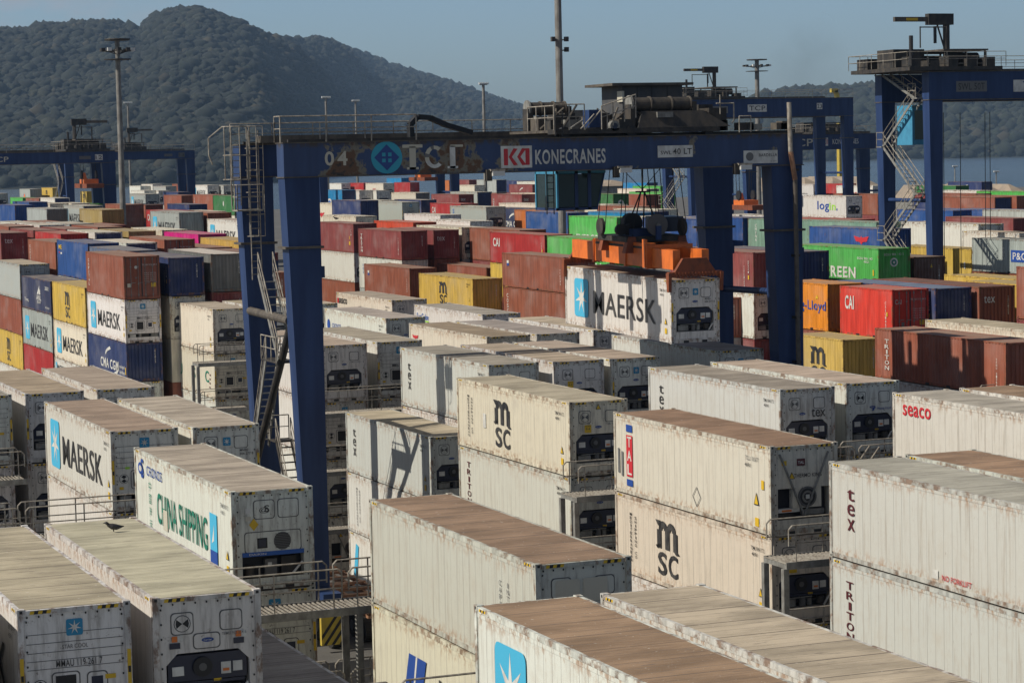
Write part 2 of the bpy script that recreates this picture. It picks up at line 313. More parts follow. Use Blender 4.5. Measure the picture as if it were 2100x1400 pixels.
def m_roof(L, H, reefer):
    b = MB(); mt = 'roof_sheet' if reefer else 'container_paint'; z = H-.022
    if reefer: b.face([(.09, .1, z), (WD-.09, .1, z), (WD-.09, L-.1, z), (.09, L-.1, z)], mt); return b
    n = round((L-.5)/.42); p = (L-.5)/n; ys = [(.1, z)]
    for i in range(n):
        y = .25+i*p; ys += [(y, z), (y+p*.2, z-.02), (y+p*.5, z-.02), (y+p*.7, z)]
    ys.append((L-.1, z)); i0 = len(b.v); k = b.mid(mt)
    for y, q in ys: b.v += [(.09, y, q), (WD-.09, y, q)]
    for i in range(len(ys)-1): b.f.append((i0+2*i, i0+2*i+1, i0+2*i+3, i0+2*i+2)); b.mi.append(k)
    return b
def m_corr_end(H, y=0.0, far=False, n=9):
    b = MB(); z0, z1 = .2, H-.13; x0 = .13; p = (WD-.26)/n; xs = []; k = b.mid('container_paint')
    for i in range(n): x = x0+i*p; xs += [(x, .045), (x+p*.5, .045), (x+p*.62, .085), (x+p*.88, .085)]
    xs.append((WD-.13, .045))
    for x, d in xs: yy = y-d if far else y+d; b.v += [(x, yy, z0), (x, yy, z1)]
    for i in range(len(xs)-1): q = (2*i, 2*i+2, 2*i+3, 2*i+1); b.f.append(q[::-1] if far else q); b.mi.append(k)
    return b
def m_door(H, right):
    b = MB(); x0 = .135 if not right else 1.225; x1 = x0+1.078; z0, z1 = .2, H-.13
    b.face([(x0, .05, z0), (x1, .05, z0), (x1, .05, z1), (x0, .05, z1)], 'container_paint')
    nb = 5; hh = (z1-z0)/nb
    for i in range(nb): b.box(x0+.05, .036, z0+hh*i+.1, x1-.05, .05, z0+hh*(i+1)-.06, 'container_paint')
    b.box(x0, .03, z0, x0+.03, .05, z1, 'dark_metal'); b.box(x1-.03, .03, z0, x1, .05, z1, 'dark_metal')
    return b
def m_rod(H, x):
    b = MB(); b.tube((x, .018, .1), (x, .018, H-.08), .019, 6, 'galv')
    for z in (.28, 1.0, H-.75, H-.25): b.box(x-.05, .012, z, x+.05, .034, z+.07, 'galv')
    b.box(x-.02, .004, 1.1, x+.3, .016, 1.14, 'galv'); return b
E_ = lambda a, b: (a, .0, b)
def fr_end(y): return lambda a, b: (a, y, b)
def m_unit(kind, H):
    b = MB(); U = 'unit_panel'; f = fr_end(.055); f2 = fr_end(.048); f3 = fr_end(.041); f4 = fr_end(.034)
    x0, x1 = .13, WD-.13; z0, z1 = .2, H-.13
    def bolt(a, c): disc(b, f4, a, c, .022, .028, 'black', 6)
    def hatch(a, c, w, h): rrect(b, f2, a, c, w, h, .09, 'fan_grey'); rrect(b, f3, a, c, w-.05, h-.05, .08, U)
    if kind in ('car', 'cary', 'cary2', 'carb', 'carm', 'mkc', 'hapc', 'text', 'car2', 'cap'):
        # lower opening with chamfered corners, recessed machinery behind
        ob, ot, oc = .52, 1.62, .25; oy = .38
        O = [(.33, ob), (WD-.33, ob), (WD-.28, ob+.1), (WD-.28, ot-oc), (WD-.28-oc, ot), (.28+oc, ot), (.28, ot-oc), (.28, ob+.1)]
        for (a0, a1), (c0, c1) in (((x0, .28), (z0, z1)), ((WD-.28, x1), (z0, z1)), ((.28, WD-.28), (ot, z1)), ((.28, WD-.28), (z0, ob))): poly(b, f, [(a0, c0), (a1, c0), (a1, c1), (a0, c1)], U)
        poly(b, f, [(.28, ot-oc), (.28+oc, ot), (.28, ot)], U); poly(b, f, [(WD-.28, ot), (WD-.28-oc, ot), (WD-.28, ot-oc)], U)
        for i in range(len(O)):
            p, q = O[i], O[(i+1) % len(O)]; b.face([(p[0], .055, p[1]), (q[0], .055, q[1]), (q[0], oy, q[1]), (p[0], oy, p[1])], U)
        poly(b, fr_end(oy), [(.2, .45), (WD-.2, .45), (WD-.2, 1.65), (.2, 1.65)], 'recess')
        b.box(.33, .12, .98, WD-.33, .3, ot-.06, 'navy_unit')
        b.box(.33, .10, .9, 2.05, .16, .965, 'grey_ink' if kind == 'carm' else 'navy_unit')
        b.tube((1.1, .11, 1.28), (1.1, .06, 1.28), .22, 16, 'black'); b.tube((1.1, .06, 1.28), (1.1, .05, 1.28), .09, 10, 'fan_grey')
        b.box(1.52, .09, 1.08, 1.74, .13, 1.34, 'label_white'); b.box(1.79, .09, 1.12, 2.0, .13, 1.34, 'label_white'); b.box(.42, .09, 1.12, .68, .13, 1.32, 'label_white' if kind != 'cary' else 'navy_unit')
        b.box(1.56, .08, 1.14, 1.7, .09, 1.2, 'sticker_orange'); b.box(1.35, .1, .93, 1.52, .105, .99, 'yellow')
        b.box(.4, .14, .56, .92, .34, .80, 'galv'); b.tube((1.2, .22, .56), (1.2, .22, .86), .11, 10, 'fan_grey'); b.tube((1.45, .24, .56), (1.45, .24, .8), .09, 10, 'galv'); b.tube((1.0, .26, .7), (1.7, .26, .74), .05, 8, 'machine')
        b.tube((1.85, .2, .6), (1.85, .2, .84), .13, 10, 'machine'); b.beam((1.92, .1, .55), (2.12, .1, .85), .05, .05, 'label_white'); b.beam((.5, .1, .84), (1.5, .12, .86), .03, .03, 'galv')
        hatch(.66, 2.28, .52, .50); hatch(1.76, 2.28, .52, .46)
        if kind == 'cap':
            for a in (.72, 1.42): rrect(b, f4, a+.1, 2.2, .62, .55, .06, 'beige_ink')
        else:
            disc(b, f4, .66, 2.28, .19, .19, 'fan_grey', 18); disc(b, fr_end(.030), .66, 2.28, .17, .17, U, 18)
            for s_ in (-1, 1): poly(b, fr_end(.027), [(.66, 2.28), (.66+s_*.13, 2.38), (.66+s_*.15, 2.28), (.66+s_*.13, 2.18)], 'black' if kind in ('carb', 'hapc') else 'fan_grey')
        if kind == 'carb': hatch(1.2, 1.86, .62, .36)
        disc(b, f4, 1.22 if kind != 'text' else 1.0, 1.88, .14, .05, 'logo_blue', 16); text(b, fr_end(.03), 'Carrier', 1.22 if kind != 'text' else 1.0, 1.88, .18, .045, 'label_white', 0)
        if kind in ('carb',):
            for a in (.42, 1.86): rrect(b, f4, a+.06, 1.95, .13, .13, .01, 'sticker_orange'); rrect(b, f4, a+.06, 1.80, .24, .13, .01, 'navy_unit'); rrect(b, f4, a+.18, 1.95, .12, .13, .01, 'label_white')
        if kind in ('cary', 'cary2'): rrect(b, f4, .78, 1.83, .28, .3, .01, 'yellow'); text(b, fr_end(.03), 'CAUTION', .78, 1.93, .22, .05, 'letter_black', .01); text(b, fr_end(.03), '9-6', .78, 1.83, .18, .08, 'letter_black', .02)
        if kind == 'cary2': poly(b, fr_end(.003), [(1.1, H-.34), (1.32, H-.34), (1.21, H-.13)], 'letter_black'); poly(b, fr_end(-.001), [(1.13, H-.325), (1.29, H-.325), (1.21, H-.165)], 'yellow')
        if kind in ('carm', 'mkc'): star(b, f4, fr_end(.029), 1.24, 2.32, .28, .30, 'star_blue')
        if kind == 'text': text(b, fr_end(.03), 'tex', 1.72, 1.9, .62, .34, 'letter_black', .01)
        if kind == 'hapc': text(b, fr_end(.03), 'Hapag-Lloyd', 1.75, 1.80, .62, .13, 'blue_ink', .01); poly(b, fr_end(.03), [(1.18, 1.74), (1.28, 1.74), (1.34, 1.86), (1.24, 1.86)], 'blue_ink')
        if kind in ('mkc', 'carm'): text(b, fr_end(.03), 'MNBU', 1.86, 1.98, .3, .09, 'letter_black', .02); text(b, fr_end(.03), '304 277 8', 1.95, 1.85, .5, .09, 'letter_black', .02)
        elif kind not in ('text', 'hapc', 'cap'): text(b, fr_end(.03), 'TEMU 912 034 6', 1.82, 1.98, .55, .07, 'grey_ink', .01)
        if kind == 'cap': text(b, fr_end(.03), 'CAIU 513056 9', 1.2, 1.80, 1.3, .13, 'letter_black', .02)
    elif kind.startswith('star'):
        poly(b, f, [(x0, .62), (x1, .62), (x1, z1), (x0, z1)], U); poly(b, f, [(x0, z0), (x1, z0), (x1, .38), (x0, .38)], U); poly(b, fr_end(.4), [(x0, .3), (x1, .3), (x1, .7), (x0, .7)], 'recess')
        b.box(x0, .06, .3, x0+.03, .4, .65, U); b.box(x1-.03, .06, .3, x1, .4, .65, U)
        b.box(.3, .1, .38, .7, .34, .56, 'label_white' if kind == 'star' else 'galv'); b.box(.85, .2, .38, 1.6, .35, .6, 'machine'); b.tube((1.0, .2, .38), (1.0, .2, .62), .1, 8, 'galv'); b.box(1.75, .12, .38, 2.2, .34, .58, 'galv')
        for z in (2.32, 2.12, 1.92, 1.74, 1.56): b.box(x0+.05, .046, z, x1-.05, .054, z+.012, 'fan_grey')
        star(b, f3, f4, 1.22, 2.43, .36, .36, 'star_blue'); text(b, f3, 'STAR COOL', 1.22, 2.02, .56, .09, 'fan_grey', 0); text(b, f3, 'MMAU 119 261 7', 1.3, 1.66, 1.0, .15, 'letter_black', .02)
        hatch(1.0, 1.14, .62, .68); b.box(.78, .035, .9, 1.22, .04, 1.4, 'black'); hatch(1.68, 1.18, .46, .5); b.box(1.55, .034, 1.05, 1.8, .04, 1.32, 'navy_unit')
        disc(b, f3, .44, 1.18, .17, .17, 'black', 18); disc(b, f4, .44, 1.18, .155, .155, U, 18)
        for s_ in (-1, 1): poly(b, fr_end(.03), [(.44, 1.18), (.44+.1, 1.18+s_*.08), (.44, 1.18+s_*.14), (.44-.1, 1.18+s_*.08)], 'black')
        b.box(1.85, .034, 1.24, 2.08, .04, 1.34, 'yellow'); b.box(.27, .034, .8, .42, .04, .9, 'yellow')
        if kind == 'star2': b.box(.5, .034, 1.52, .66, .04, 1.6, 'lime')
    elif kind == 'thermo':
        poly(b, f, [(x0, 1.5), (x1, 1.5), (x1, z1), (x0, z1)], U); poly(b, f, [(x0, z0), (x1, z0), (x1, .5), (x0, .5)], U); poly(b, fr_end(.38), [(x0, .4), (x1, .4), (x1, 1.6), (x0, 1.6)], 'recess')
        b.box(.13, .06, .5, .28, .38, 1.5, U); b.box(WD-.28, .06, .5, WD-.13, .38, 1.5, U); b.box(.82, .07, .85, 1.86, .3, 1.55, U)
        b.tube((1.34, .07, 1.2), (1.34, .03, 1.2), .33, 24, 'fan_grey')
        for r_ in (.27, .2, .13): disc(b, fr_end(.026-(.27-r_)*.02), 1.34, 1.2, r_, r_, 'black' if r_ != .2 else 'galv', 20)
        b.box(1.27, .015, 1.13, 1.41, .02, 1.27, 'label_white'); b.box(.32, .12, .72, 1.1, .3, .84, 'label_white'); b.box(.45, .11, .745, .8, .12, .81, 'sticker_orange'); b.box(1.2, .15, .6, 2.0, .3, .78, 'galv'); b.box(.35, .2, .5, .9, .35, .68, 'machine')
        b.beam((.34, .02, 2.62), (1.2, .02, .62), .06, .05, 'galv'); b.beam((2.1, .02, 2.62), (1.22, .02, .62), .06, .05, 'galv')
        rrect(b, f3, 1.3, 1.95, 1.3, .55, .04, U); rrect(b, f3, 1.12, 2.32, .3, .24, .01, 'maroon_ink'); text(b, f4, 'TAL', 1.12, 2.32, .22, .09, 'label_white', .02)
        text(b, f4, 'THERMO KING', 1.36, 1.9, 1.0, .13, 'letter_black', .02); poly(b, f4, [(.66, 1.8), (.9, 1.8), (.78, 2.03)], 'letter_black'); poly(b, fr_end(.028), [(.69, 1.82), (.87, 1.82), (.78, 1.99)], 'yellow'); b.box(.42, .034, 2.25, .6, .04, 2.4, 'yellow')
    elif kind == 'daik':
        poly(b, f, [(x0, .98), (x1, .98), (x1, z1), (x0, z1)], U); poly(b, f, [(x0, z0), (x1, z0), (x1, .34), (x0, .34)], U); poly(b, fr_end(.4), [(x0, .3), (x1, .3), (x1, 1.0), (x0, 1.0)], 'recess')
        b.box(.13, .06, .34, .3, .4, .98, U); b.box(WD-.3, .06, .34, WD-.13, .4, .98, U)
        hatch(.98, 2.32, .64, .56); hatch(1.7, 2.32, .64, .56); text(b, f4, '@', .98, 2.3, .3, .18, 'letter_black', 0); text(b, fr_end(.03), 'S', 1.06, 2.34, .16, .2, 'letter_black', .02)
        rrect(b, f4, .5, 2.3, .16, .16, .01, 'label_white'); rrect(b, f4, .5, 2.08, .16, .13, .01, 'beige_ink'); poly(b, f4, [(.66, 1.72), (.8, 1.9), (.66, 2.08), (.52, 1.9)], 'yellow')
        hatch(1.22, 1.38, 1.7, .62); b.box(.75, .034, 1.2, 1.05, .04, 1.5, 'black'); b.box(.80, .03, 1.24, 1.0, .034, 1.46, 'navy_unit'); disc(b, f4, 1.5, 1.38, .26, .26, 'fan_grey', 22)
        for k in range(9): b.box(1.28, .03, 1.18+k*.05, 1.72, .033, 1.195+k*.05, 'black')
        b.box(.3, .02, .98, WD-.3, .1, 1.1, 'bar_blue'); text(b, fr_end(.015), 'DAIKIN', .75, 1.04, .5, .06, 'label_white', .01)
        b.box(1.0, .16, .36, 1.35, .36, .86, 'fan_grey'); b.tube((.55, .25, .36), (.55, .25, .7), .14, 10, 'machine'); b.box(1.08, .15, .66, 1.2, .16, .76, 'label_white'); b.box(1.5, .2, .4, 1.95, .36, .9, 'machine'); b.beam((1.8, .1, .4), (2.1, .1, .72), .05, .05, 'label_white')
    poly(b, fr_end(.05), [(x0, z0), (x1, z0), (x1, z0+.02), (x0, z0+.02)], U)
    for i in range(9): a = x0+.08+i*(x1-x0-.16)/8; bolt(a, z1-.05)
    for i in range(8): c = z0+.15+i*(z1-z0-.3)/7; bolt(x0+.06, c); bolt(x1-.06, c)
    if kind.startswith('star') or kind in ('carm', 'mkc'):
        for a in (.02, WD-.10): b.box(a, -.006, 1.0, a+.08, -.001, 1.85, 'yellow'); b.box(a+.01, -.009, 1.34, a+.07, -.006, 1.48, 'black')
    return b
# ---------------------------------------------------------------- what is painted on the long side; a = metres from the far end
def logo(code, L, H):
    b = MB(); x = -.001; f = lambda a, z: (x, L-a, z); f2 = lambda a, z: (x-.004, L-a, z); k = H/2.9; K = 'letter_black'; Wt = 'label_white'
    n = L/12.19
    def small(a=11.2, m=K): 
        text(b, f, 'TEMU 904 517 2', a, 2.38*k, .9, .13, m, .01); text(b, f, '45R1', a-.2, 2.18*k, .4, .11, m, .01)
        poly(b, f, [(a+.05, .85), (a+.33, .85), (a+.19, 1.15)], K); poly(b, f2, [(a+.09, .87), (a+.29, .87), (a+.19, 1.10)], 'yellow'); rrect(b, f, a+.2, .55, .22, .26, .01, 'yellow')
    if code in ('mk', 'mks', 'mkl'):
        if code == 'mk': star(b, f, f2, 2.0, 1.42*k, 1.7, 1.87*k); text(b, f, 'MAERSK', 7.0, 1.32*k, 7.1, 1.12*k, K, .014); small(11.4)
        elif code == 'mks': star(b, f, f2, 1.6, 1.5, 1.3, 1.4); text(b, f, 'MAERSK SEALAND', 6.0, .75, 6, .5, K, .02)
        else: star(b, f, f2, .7, 2.2, .5, .8); text(b, f, 'MAERSK LINE', 3.1, 2.15, 4, .6, K, .02)
    elif code in ('msc', 'medm', 'med'):
        c = {'msc': 5.6 if L > 8 else 3.2, 'medm': 5.2, 'med': 4.4}[code]; w = 1.7
        for q in (-.62, 0, .62): b_ = .17; poly(b, f, [(c+q*w*.62-b_, 1.35*k), (c+q*w*.62+b_, 1.35*k), (c+q*w*.62+b_, 2.0*k), (c+q*w*.62-b_, 2.0*k)], K)
        for q in (-.31, .31):
            P = [(c+q*w*.62+.36*cos(t)*1.0, 2.0*k+.33*sin(t)) for t in [pi*i/10 for i in range(11)]]; Q = [(c+q*w*.62+.08*cos(t), 2.0*k+.10*sin(t)) for t in [pi*i/10 for i in range(11)]]
            for i in range(10): poly(b, f2 if q > 0 else f, [P[i], P[i+1], Q[i+1], Q[i]], K)
        poly(b, f, [(c-.95, 1.42*k), (c-.8, 1.32*k), (c-.5, 1.42*k), (c-.5, 1.52*k)], K); poly(b, f2, [(c+.5, 1.52*k), (c+.75, 1.42*k), (c+1.0, 1.28*k), (c+.7, 1.26*k), (c+.5, 1.38*k)], K); poly(b, f, [(c-.95, 2.33*k), (c-.5, 2.33*k), (c-.5, 2.05*k), (c-.75, 2.15*k)], K)
        text(b, f, 'S', c-.42, .82*k, .72, .82*k, K, .05); text(b, f, 'C', c+.45, .82*k, .76, .82*k, K, .05)
        if code != 'msc': vtext(b, f, 'MEDITERRANEAN', 1.35, 2.3, .5, .16, K, .02); vtext(b, f, 'SHIPPING CO', 1.75, 2.2, .65, .16, K, .02)
        if code == 'medm': rrect(b, f, 3.2, 1.35, .3, .6, .02, Wt)
        small(11.2)
    elif code == 'meds': vtext(b, f, 'MEDITERRANEAN', 1.5, 2.3, .4, .16, 'grey_ink', .02); vtext(b, f, 'SHIPPING CO', 1.9, 2.2, .6, .16, 'grey_ink', .02)
    elif code in ('tex', 'texd'):
        mm_ = 'maroon_ink' if code == 'texd' else K; vtext(b, f, 'tex', 1.3, 2.25, .85 if code == 'tex' else .9, .42, mm_, .01); small(11.2)
        if code == 'texd': text(b, f, 'NO FORKLIFT', 7.1, .34, 1.5, .16, 'red', .02); rrect(b, f, 6.0, .38, .3, .26, .01, Wt)
    elif code in ('tri', 'trid'):
        vtext(b, f, 'TRITON', 1.2, 2.35*k, .5*k, .42, 'maroon_ink' if code == 'tri' else Wt, .02)
        if code == 'tri': small(11.2)
        else:
            vtext(b, f, 'TCNU 512664', 11.4, 1.8, .3, .1, Wt, .01)
    elif code == 'tal':
        rrect(b, f, 1.35, 2.42, .52, .26, .01, 'blue_ink'); rrect(b, f, 1.35, 1.42, .52, 1.5, .01, 'red'); rrect(b, f, 1.35, .45, .52, .24, .01, 'blue_ink')
        for i, ch in enumerate('TAL'): text(b, f2, ch, 1.35, 1.93-.5*i, .36, .38, Wt, .04)
        text(b, f, 'TCLU 118 267 7', 10.9, 2.38, .9, .14, 'grey_ink', .01); text(b, f, '45R1', 10.6, 2.15, .4, .12, K, .01)
        poly(b, f, [(11.0, .9), (11.36, .9), (11.18, 1.32)], K); poly(b, f2, [(11.05, .93), (11.31, .93), (11.18, 1.25)], 'yellow'); rrect(b, f, 11.2, .35, .26, .28, .01, 'yellow'); rrect(b, f, 11.62, 1.6, .18, .3, .01, 'yellow')
        for a in (.42, .72): rrect(b, f, a, 1.3-a*.3, .16, .9, .03, 'grey_ink')
        P = [(6.5, .62), (6.8, .95), (7.1, .62), (6.8, .29)]
        for i in range(4): p, q = Vector(P[i]), Vector(P[(i+1) % 4]); d = (q-p).normalized(); nn = Vector((-d.y, d.x))*.015; poly(b, f, [p-nn, q-nn, q+nn, p+nn], 'fan_grey')
    elif code == 'cs':
        text(b, f, 'CRONOS', 2.75, 2.33, 2.1, .32, 'blue_ink', .015); disc(b, f, .85, 2.3, .34, .2, 'blue_ink', 16); disc(b, f2, .85, 2.3, .2, .1, Wt, 16); text(b, f, 'S', 1.1, 2.32, .4, .65, 'blue_ink', .04)
        for i, ch in enumerate('\u4e2d\u56fd\u6d77\u8fd0'): text(b, f, ch, 2.1, 1.85-.42*i, .3, .32, 'green_ink', .01)
        text(b, f, 'CHINA SHIPPING', 6.2, 1.28, 6.3, 1.0, 'green_ink', .02); rrect(b, f2, 4.15, 1.0, .55, .65, .01, 'beige_ink')
        rrect(b, f, 10.1, 1.25, .8, 1.5, .01, 'sky_blue'); rrect(b, f2, 10.1, .7, .8, .4, .01, 'blue_ink'); poly(b, f2, [(9.9, 1.1), (10.2, 1.7), (10.15, 1.2)], Wt); small(11.4, 'grey_ink'); 
    elif code == 'seaco': text(b, f, 'seaco', 1.75, 2.3, 2.0, .42, 'red', .035); small(11.2)
    elif code in ('seac', 'sea2'): text(b, f, 'seaco', 1.5, 2.33, 1.9, .38, K, .03); rrect(b, f, .42, 2.33, .3, .36, .01, 'red' if code == 'seac' else 'grey_ink'); small()
    elif code == 'cron': text(b, f, 'CRONOS', 2.5, 1.9, 1.8, .26, 'blue_ink', .01); disc(b, f, .9, 1.9, .3, .35, 'blue_ink', 12); small()
    elif code == 'scube': text(b, f, 'SeaCube', 1.6, 2.2, 2.2, .38, 'bar_blue', .02); b_ = rrect(b, f, 1.6, 1.92, 2.2, .08, .01, 'lime')
    elif code in ('apl', 'apl2', 'eagle'):
        e = {'apl': (1.0, 2.2, .7), 'apl2': (8.6, 2.0, 1.7), 'eagle': (3.4, 1.35, 1.9)}[code]; a, z, s = e; rd = 'red'
        poly(b, f, [(a-s*.7, z+s*.16), (a-s*.1, z+s*.08), (a, z+s*.16), (a+s*.1, z+s*.08), (a+s*.7, z+s*.16), (a+s*.5, z-s*.1), (a+s*.15, z-s*.12), (a, z-s*.25), (a-s*.15, z-s*.12), (a-s*.5, z-s*.1)], rd)
        if code != 'eagle': text(b, f, 'APL', a, z-s*.62, s*1.0, s*.45, K if code == 'apl' else Wt, .05)
    elif code == 'usc':
        for i, ch in enumerate('U S C'): 
            if ch != ' ': text(b, f, ch, 3.2+1.75*i, 1.35, .95, .75, 'green_ink', .03)
        for i in range(4): rrect(b, f, 11.0-.05*i, 1.5-.27*i, .25, .1, .01, 'maroon_ink')
    elif code == 'usl': pass
    elif code == 'capv': vtext(b, f, 'CAPITAL', 9.9, 2.2, 1.0, .14, 'grey_ink', .01); vtext(b, f, 'INTERMODAL', 10.4, 2.2, .6, .14, 'grey_ink', .01); vtext(b, f, 'SEACUBE', 11.2, 1.9, .9, .12, K, .01); rrect(b, f, 11.6, .7, .14, .3, .01, 'yellow')
    elif code == 'capw': text(b, f, 'CAPITAL', 5.2, 2.1, 3.4, .42, 'fan_grey', 0)
    elif code in ('capd', 'vert', 'vn2', 'cosc'):
        t_ = {'capd': 'CAPITAL', 'vert': 'CAPITAL', 'vn2': 'N', 'cosc': 'COSCO'}[code]; vtext(b, f, t_, .95, 2.45*k, .5*k, .34, Wt, .02)
    elif code == 'vert2': vtext(b, f, 'SHIPPING', 1.1, 2.4, .5, .3, K, .01)
    elif code in ('vno', 'w', 'evs'):
        if code == 'evs': vtext(b, f, 'UNIT', 1.0, 2.2*k, .6*k, .4, Wt, .03)
        vtext(b, f, 'TGHU512664', 10.9, 1.9*k, .4*k, .1, Wt, .01); vtext(b, f, 'DFSU71', 11.5, 2.3*k, 1.4*k, .12, Wt, .01); rrect(b, f, 11.5, 1.1*k, .16, .26, .01, 'yellow')
    elif code == 'yt': rrect(b, f, 10.9, 1.5, .16, .3, .02, 'yellow'); rrect(b, f, 10.9, .95, .42, .36, .02, 'yellow'); vtext(b, f, '4521', 11.4, 2.4, 1.7, .16, Wt, .01)
    elif code == 'evg': vtext(b, f, 'TRITON', .95, 2.4*k, .45*k, .5, Wt, .05); vtext(b, f, 'TGHU5126', 11.3, 2.2*k, .5*k, .12, Wt, .01)
    elif code in ('cma', 'cmab', 'cmas', 'wsw'):
        P = []; a0 = 5.6
        for i in range(9): t = i/8; P.append((a0+1.5*t, 1.72*k+.62*k*math.sqrt(t)))
        Q = [(a0+.14+1.5*t+.12*t, 1.6*k+.56*k*math.sqrt(t)*.95) for t in [i/8 for i in range(9)]]
        for i in range(8): poly(b, f, [P[i], P[i+1], Q[i+1], Q[i]], Wt)
        if code in ('cma', 'cmab'): text(b, f, 'CMA', 5.3, .98*k, 2.6, .75*k, Wt, .05); text(b, f, 'CGM', 8.3, .98*k, 2.6, .75*k, Wt, .05)
        else: text(b, f, 'CMA CGM', 6.6, .75*k, 6, .7*k, Wt, .05)
        if code == 'cmab':
            Q2 = [(8.4+1.3*t, .18+.5*t*t) for t in [i/6 for i in range(7)]]; P2 = [(8.3+1.3*t, .42+.42*t*t) for t in [i/6 for i in range(7)]]
            for i in range(6): poly(b, f, [P2[i], P2[i+1], Q2[i+1], Q2[i]], Wt)
            text(b, f, 'ecological', 10.7, 1.0*k, 1.5, .28, Wt, .02); text(b, f, 'bamboo', 10.7, .62*k, 1.5, .26, Wt, .02); rrect(b, f, 11.75, .8*k, .2, .5, .02, 'yellow')
    elif code == 'anl':
        text(b, f, 'ANL', 7.2, 1.25*k, 1.9, .42, Wt, .04); text(b, f, 'GROUP', 7.2, .85*k, 1.5, .2, Wt, .02); text(b, f, 'Treq.', 2.0, .72, 1.8, .34, Wt, .03); text(b, f, '282032', 10.6, 2.2*k, 1.5, .28, Wt, .02); text(b, f, 'anl.com.au', 10.6, .5, 1.6, .2, Wt, .02)
        for s_ in (0, .5): poly(b, f, [(6.5+s_, 1.55*k), (7.6+s_*.4, 2.35*k-s_*.5), (7.4+s_, 1.55*k)], Wt)
    elif code == 'p1': text(b, f, 'ME', 1.3, 2.35, 1.2, .35, 'yellow', .05); rrect(b, f, .9, 1.9, .3, .12, .02, 'red'); rrect(b, f, 1.7, 1.85, .6, .14, .05, Wt)
    elif code == 'sam': text(b, f, 'SAMSKIP', 3.3, 1.9, 2.6, .36, Wt, .04); rrect(b, f, 1.6, 1.85, .4, .2, .01, 'red')
    elif code == 'cai': text(b, f, 'CAI', 1.5*max(n, .75), 1.95*k, 1.5*max(n, .7), .82*k, Wt, .06); vtext(b, f, 'CAIU8451', L-.75, 2.2*k, .5*k, .14, Wt, .01); rrect(b, f, L-.6, 1.45*k, .12, .25, .02, 'yellow')
    elif code == 'lb': rrect(b, f, 1.2, 2.15*k, .42, .22, .01, Wt); rrect(b, f, 1.2, 1.92*k, .42, .2, .01, 'blue_ink'); vtext(b, f, 'TTNU43', 11.4, 1.9*k, .6*k, .12, Wt, .01)
    elif code == 'txs': rrect(b, f, 2.0, 1.9, .5, .4, .02, 'blue_ink'); vtext(b, f, 'tex', 1.2, 2.3, 1.3, .25, 'blue_ink', .01)
    elif code in ('wtx', 'wtx2'): text(b, f, 'EVERGREEN' if code == 'wtx' else 'TRLU', 6.2 if code == 'wtx' else 10.8, .75*k, 8.6 if code == 'wtx' else 1.2, .6*k, Wt, .05)
    elif code == 'green': text(b, f, 'EVERGREEN', 5.2, .98*k, 7.9, .86*k, Wt, .07); text(b, f, 'EGSU 906 143', 10.4, 2.1*k, 2.0, .16, Wt, .02); text(b, f, '45G1', 10.6, 1.85*k, .7, .14, Wt, .02); rrect(b, f, 11.5, .95, .14, .4, .02, 'yellow')
    elif code == 'chs': text(b, f, 'CHINA SHIPPING', 7.0, 1.0, 6.5, .8, Wt, .06); vtext(b, f, 'CHINA', 1.6, 2.4, .7, .32, Wt, .04)
    elif code == 'login': text(b, f, 'log', 6.0, 1.45, 3.2, 1.5, 'blue_ink', .04); text(b, f, 'in', 8.5, 1.5, 1.7, 1.0, 'lime', .04); rrect(b, f, 9.7, 1.1, .28, .28, .02, 'blue_ink')
    elif code == 'pno': rrect(b, f, 6.6, 1.5*k, 2.4, .9, .01, 'blue_ink'); text(b, f2, 'P&O', 6.6, 1.5*k, 1.9, .55, Wt, .02); rrect(b, f, 9.9, 1.5*k, 4.1, 1.05, .01, 'orange_ink'); text(b, f2, 'Nedlloyd', 9.9, 1.5*k, 3.7, .55, 'blue_ink', .03); vtext(b, f, 'POCU', 4.4, 2.2*k, 1.0, .3, Wt, .04)
    elif code == 'hap': text(b, f, 'Hapag-Lloyd', L/2+.1, 1.45, 5.3, .75, 'blue_ink', .03); poly(b, f, [(L-1.55, 1.95), (L-1.2, 1.95), (L-1.3, 2.2)], 'yellow')
    elif code == 'hapb':
        poly(b, f, [(2.6, .75), (3.1, 2.05), (4.45, 2.05), (3.95, .75)], 'blue_ink'); poly(b, f, [(2.6, .75), (3.95, .75), (4.3, .2), (3.2, .2)], 'blue_ink'); poly(b, f2, [(3.35, 1.0), (3.66, 2.05), (3.78, 2.05), (3.47, 1.0)], Wt); text(b, f, 'Hapag-Lloyd', 8.5, 1.3, 6.2, .95, K, .03)
    elif code in ('rlg', 'rlg2'): text(b, f, 'OOCL', 2.6 if code == 'rlg' else 6, 1.5, 2.2, .6, 'red', .06)
    elif code == 'sml': text(b, f, 'hamburg', 8.2 if L > 8 else 3, 1.0, 3.0, .4, K, .02)
    elif code == 'horg': disc(b, f, L*.45, 1.3, .9, .6, 'orange_ink', 12); disc(b, f2, L*.45-.6, 1.6, .3, .2, 'blue_ink', 10)
    elif code == 'dot': disc(b, f, 6, 1.7, .3, .4, Wt, 10)
    elif code == 'whm': disc(b, f, 5, .9, 1.1, .5, Wt, 12); disc(b, f2, 5, .75, .7, .3, 'bar_blue', 12)
    elif code == 'bv': vtext(b, f, 'SEA', 1.2, 2.6, .6, .5, 'bar_blue', .03)
    elif code == 'er': text(b, f, 'ER', 10.4, 1.3, 2.0, 1.0, K, .05)
    elif code == 'blu2': rrect(b, f, 6.5, 1.3, 5.5, .8, .1, 'sky_blue')
    elif code == 'blue': poly(b, f, [(.5, .2), (1.1, .2), (1.5, 2.3), (1.1, 2.4)], 'sky_blue')
    elif code == 'nip':
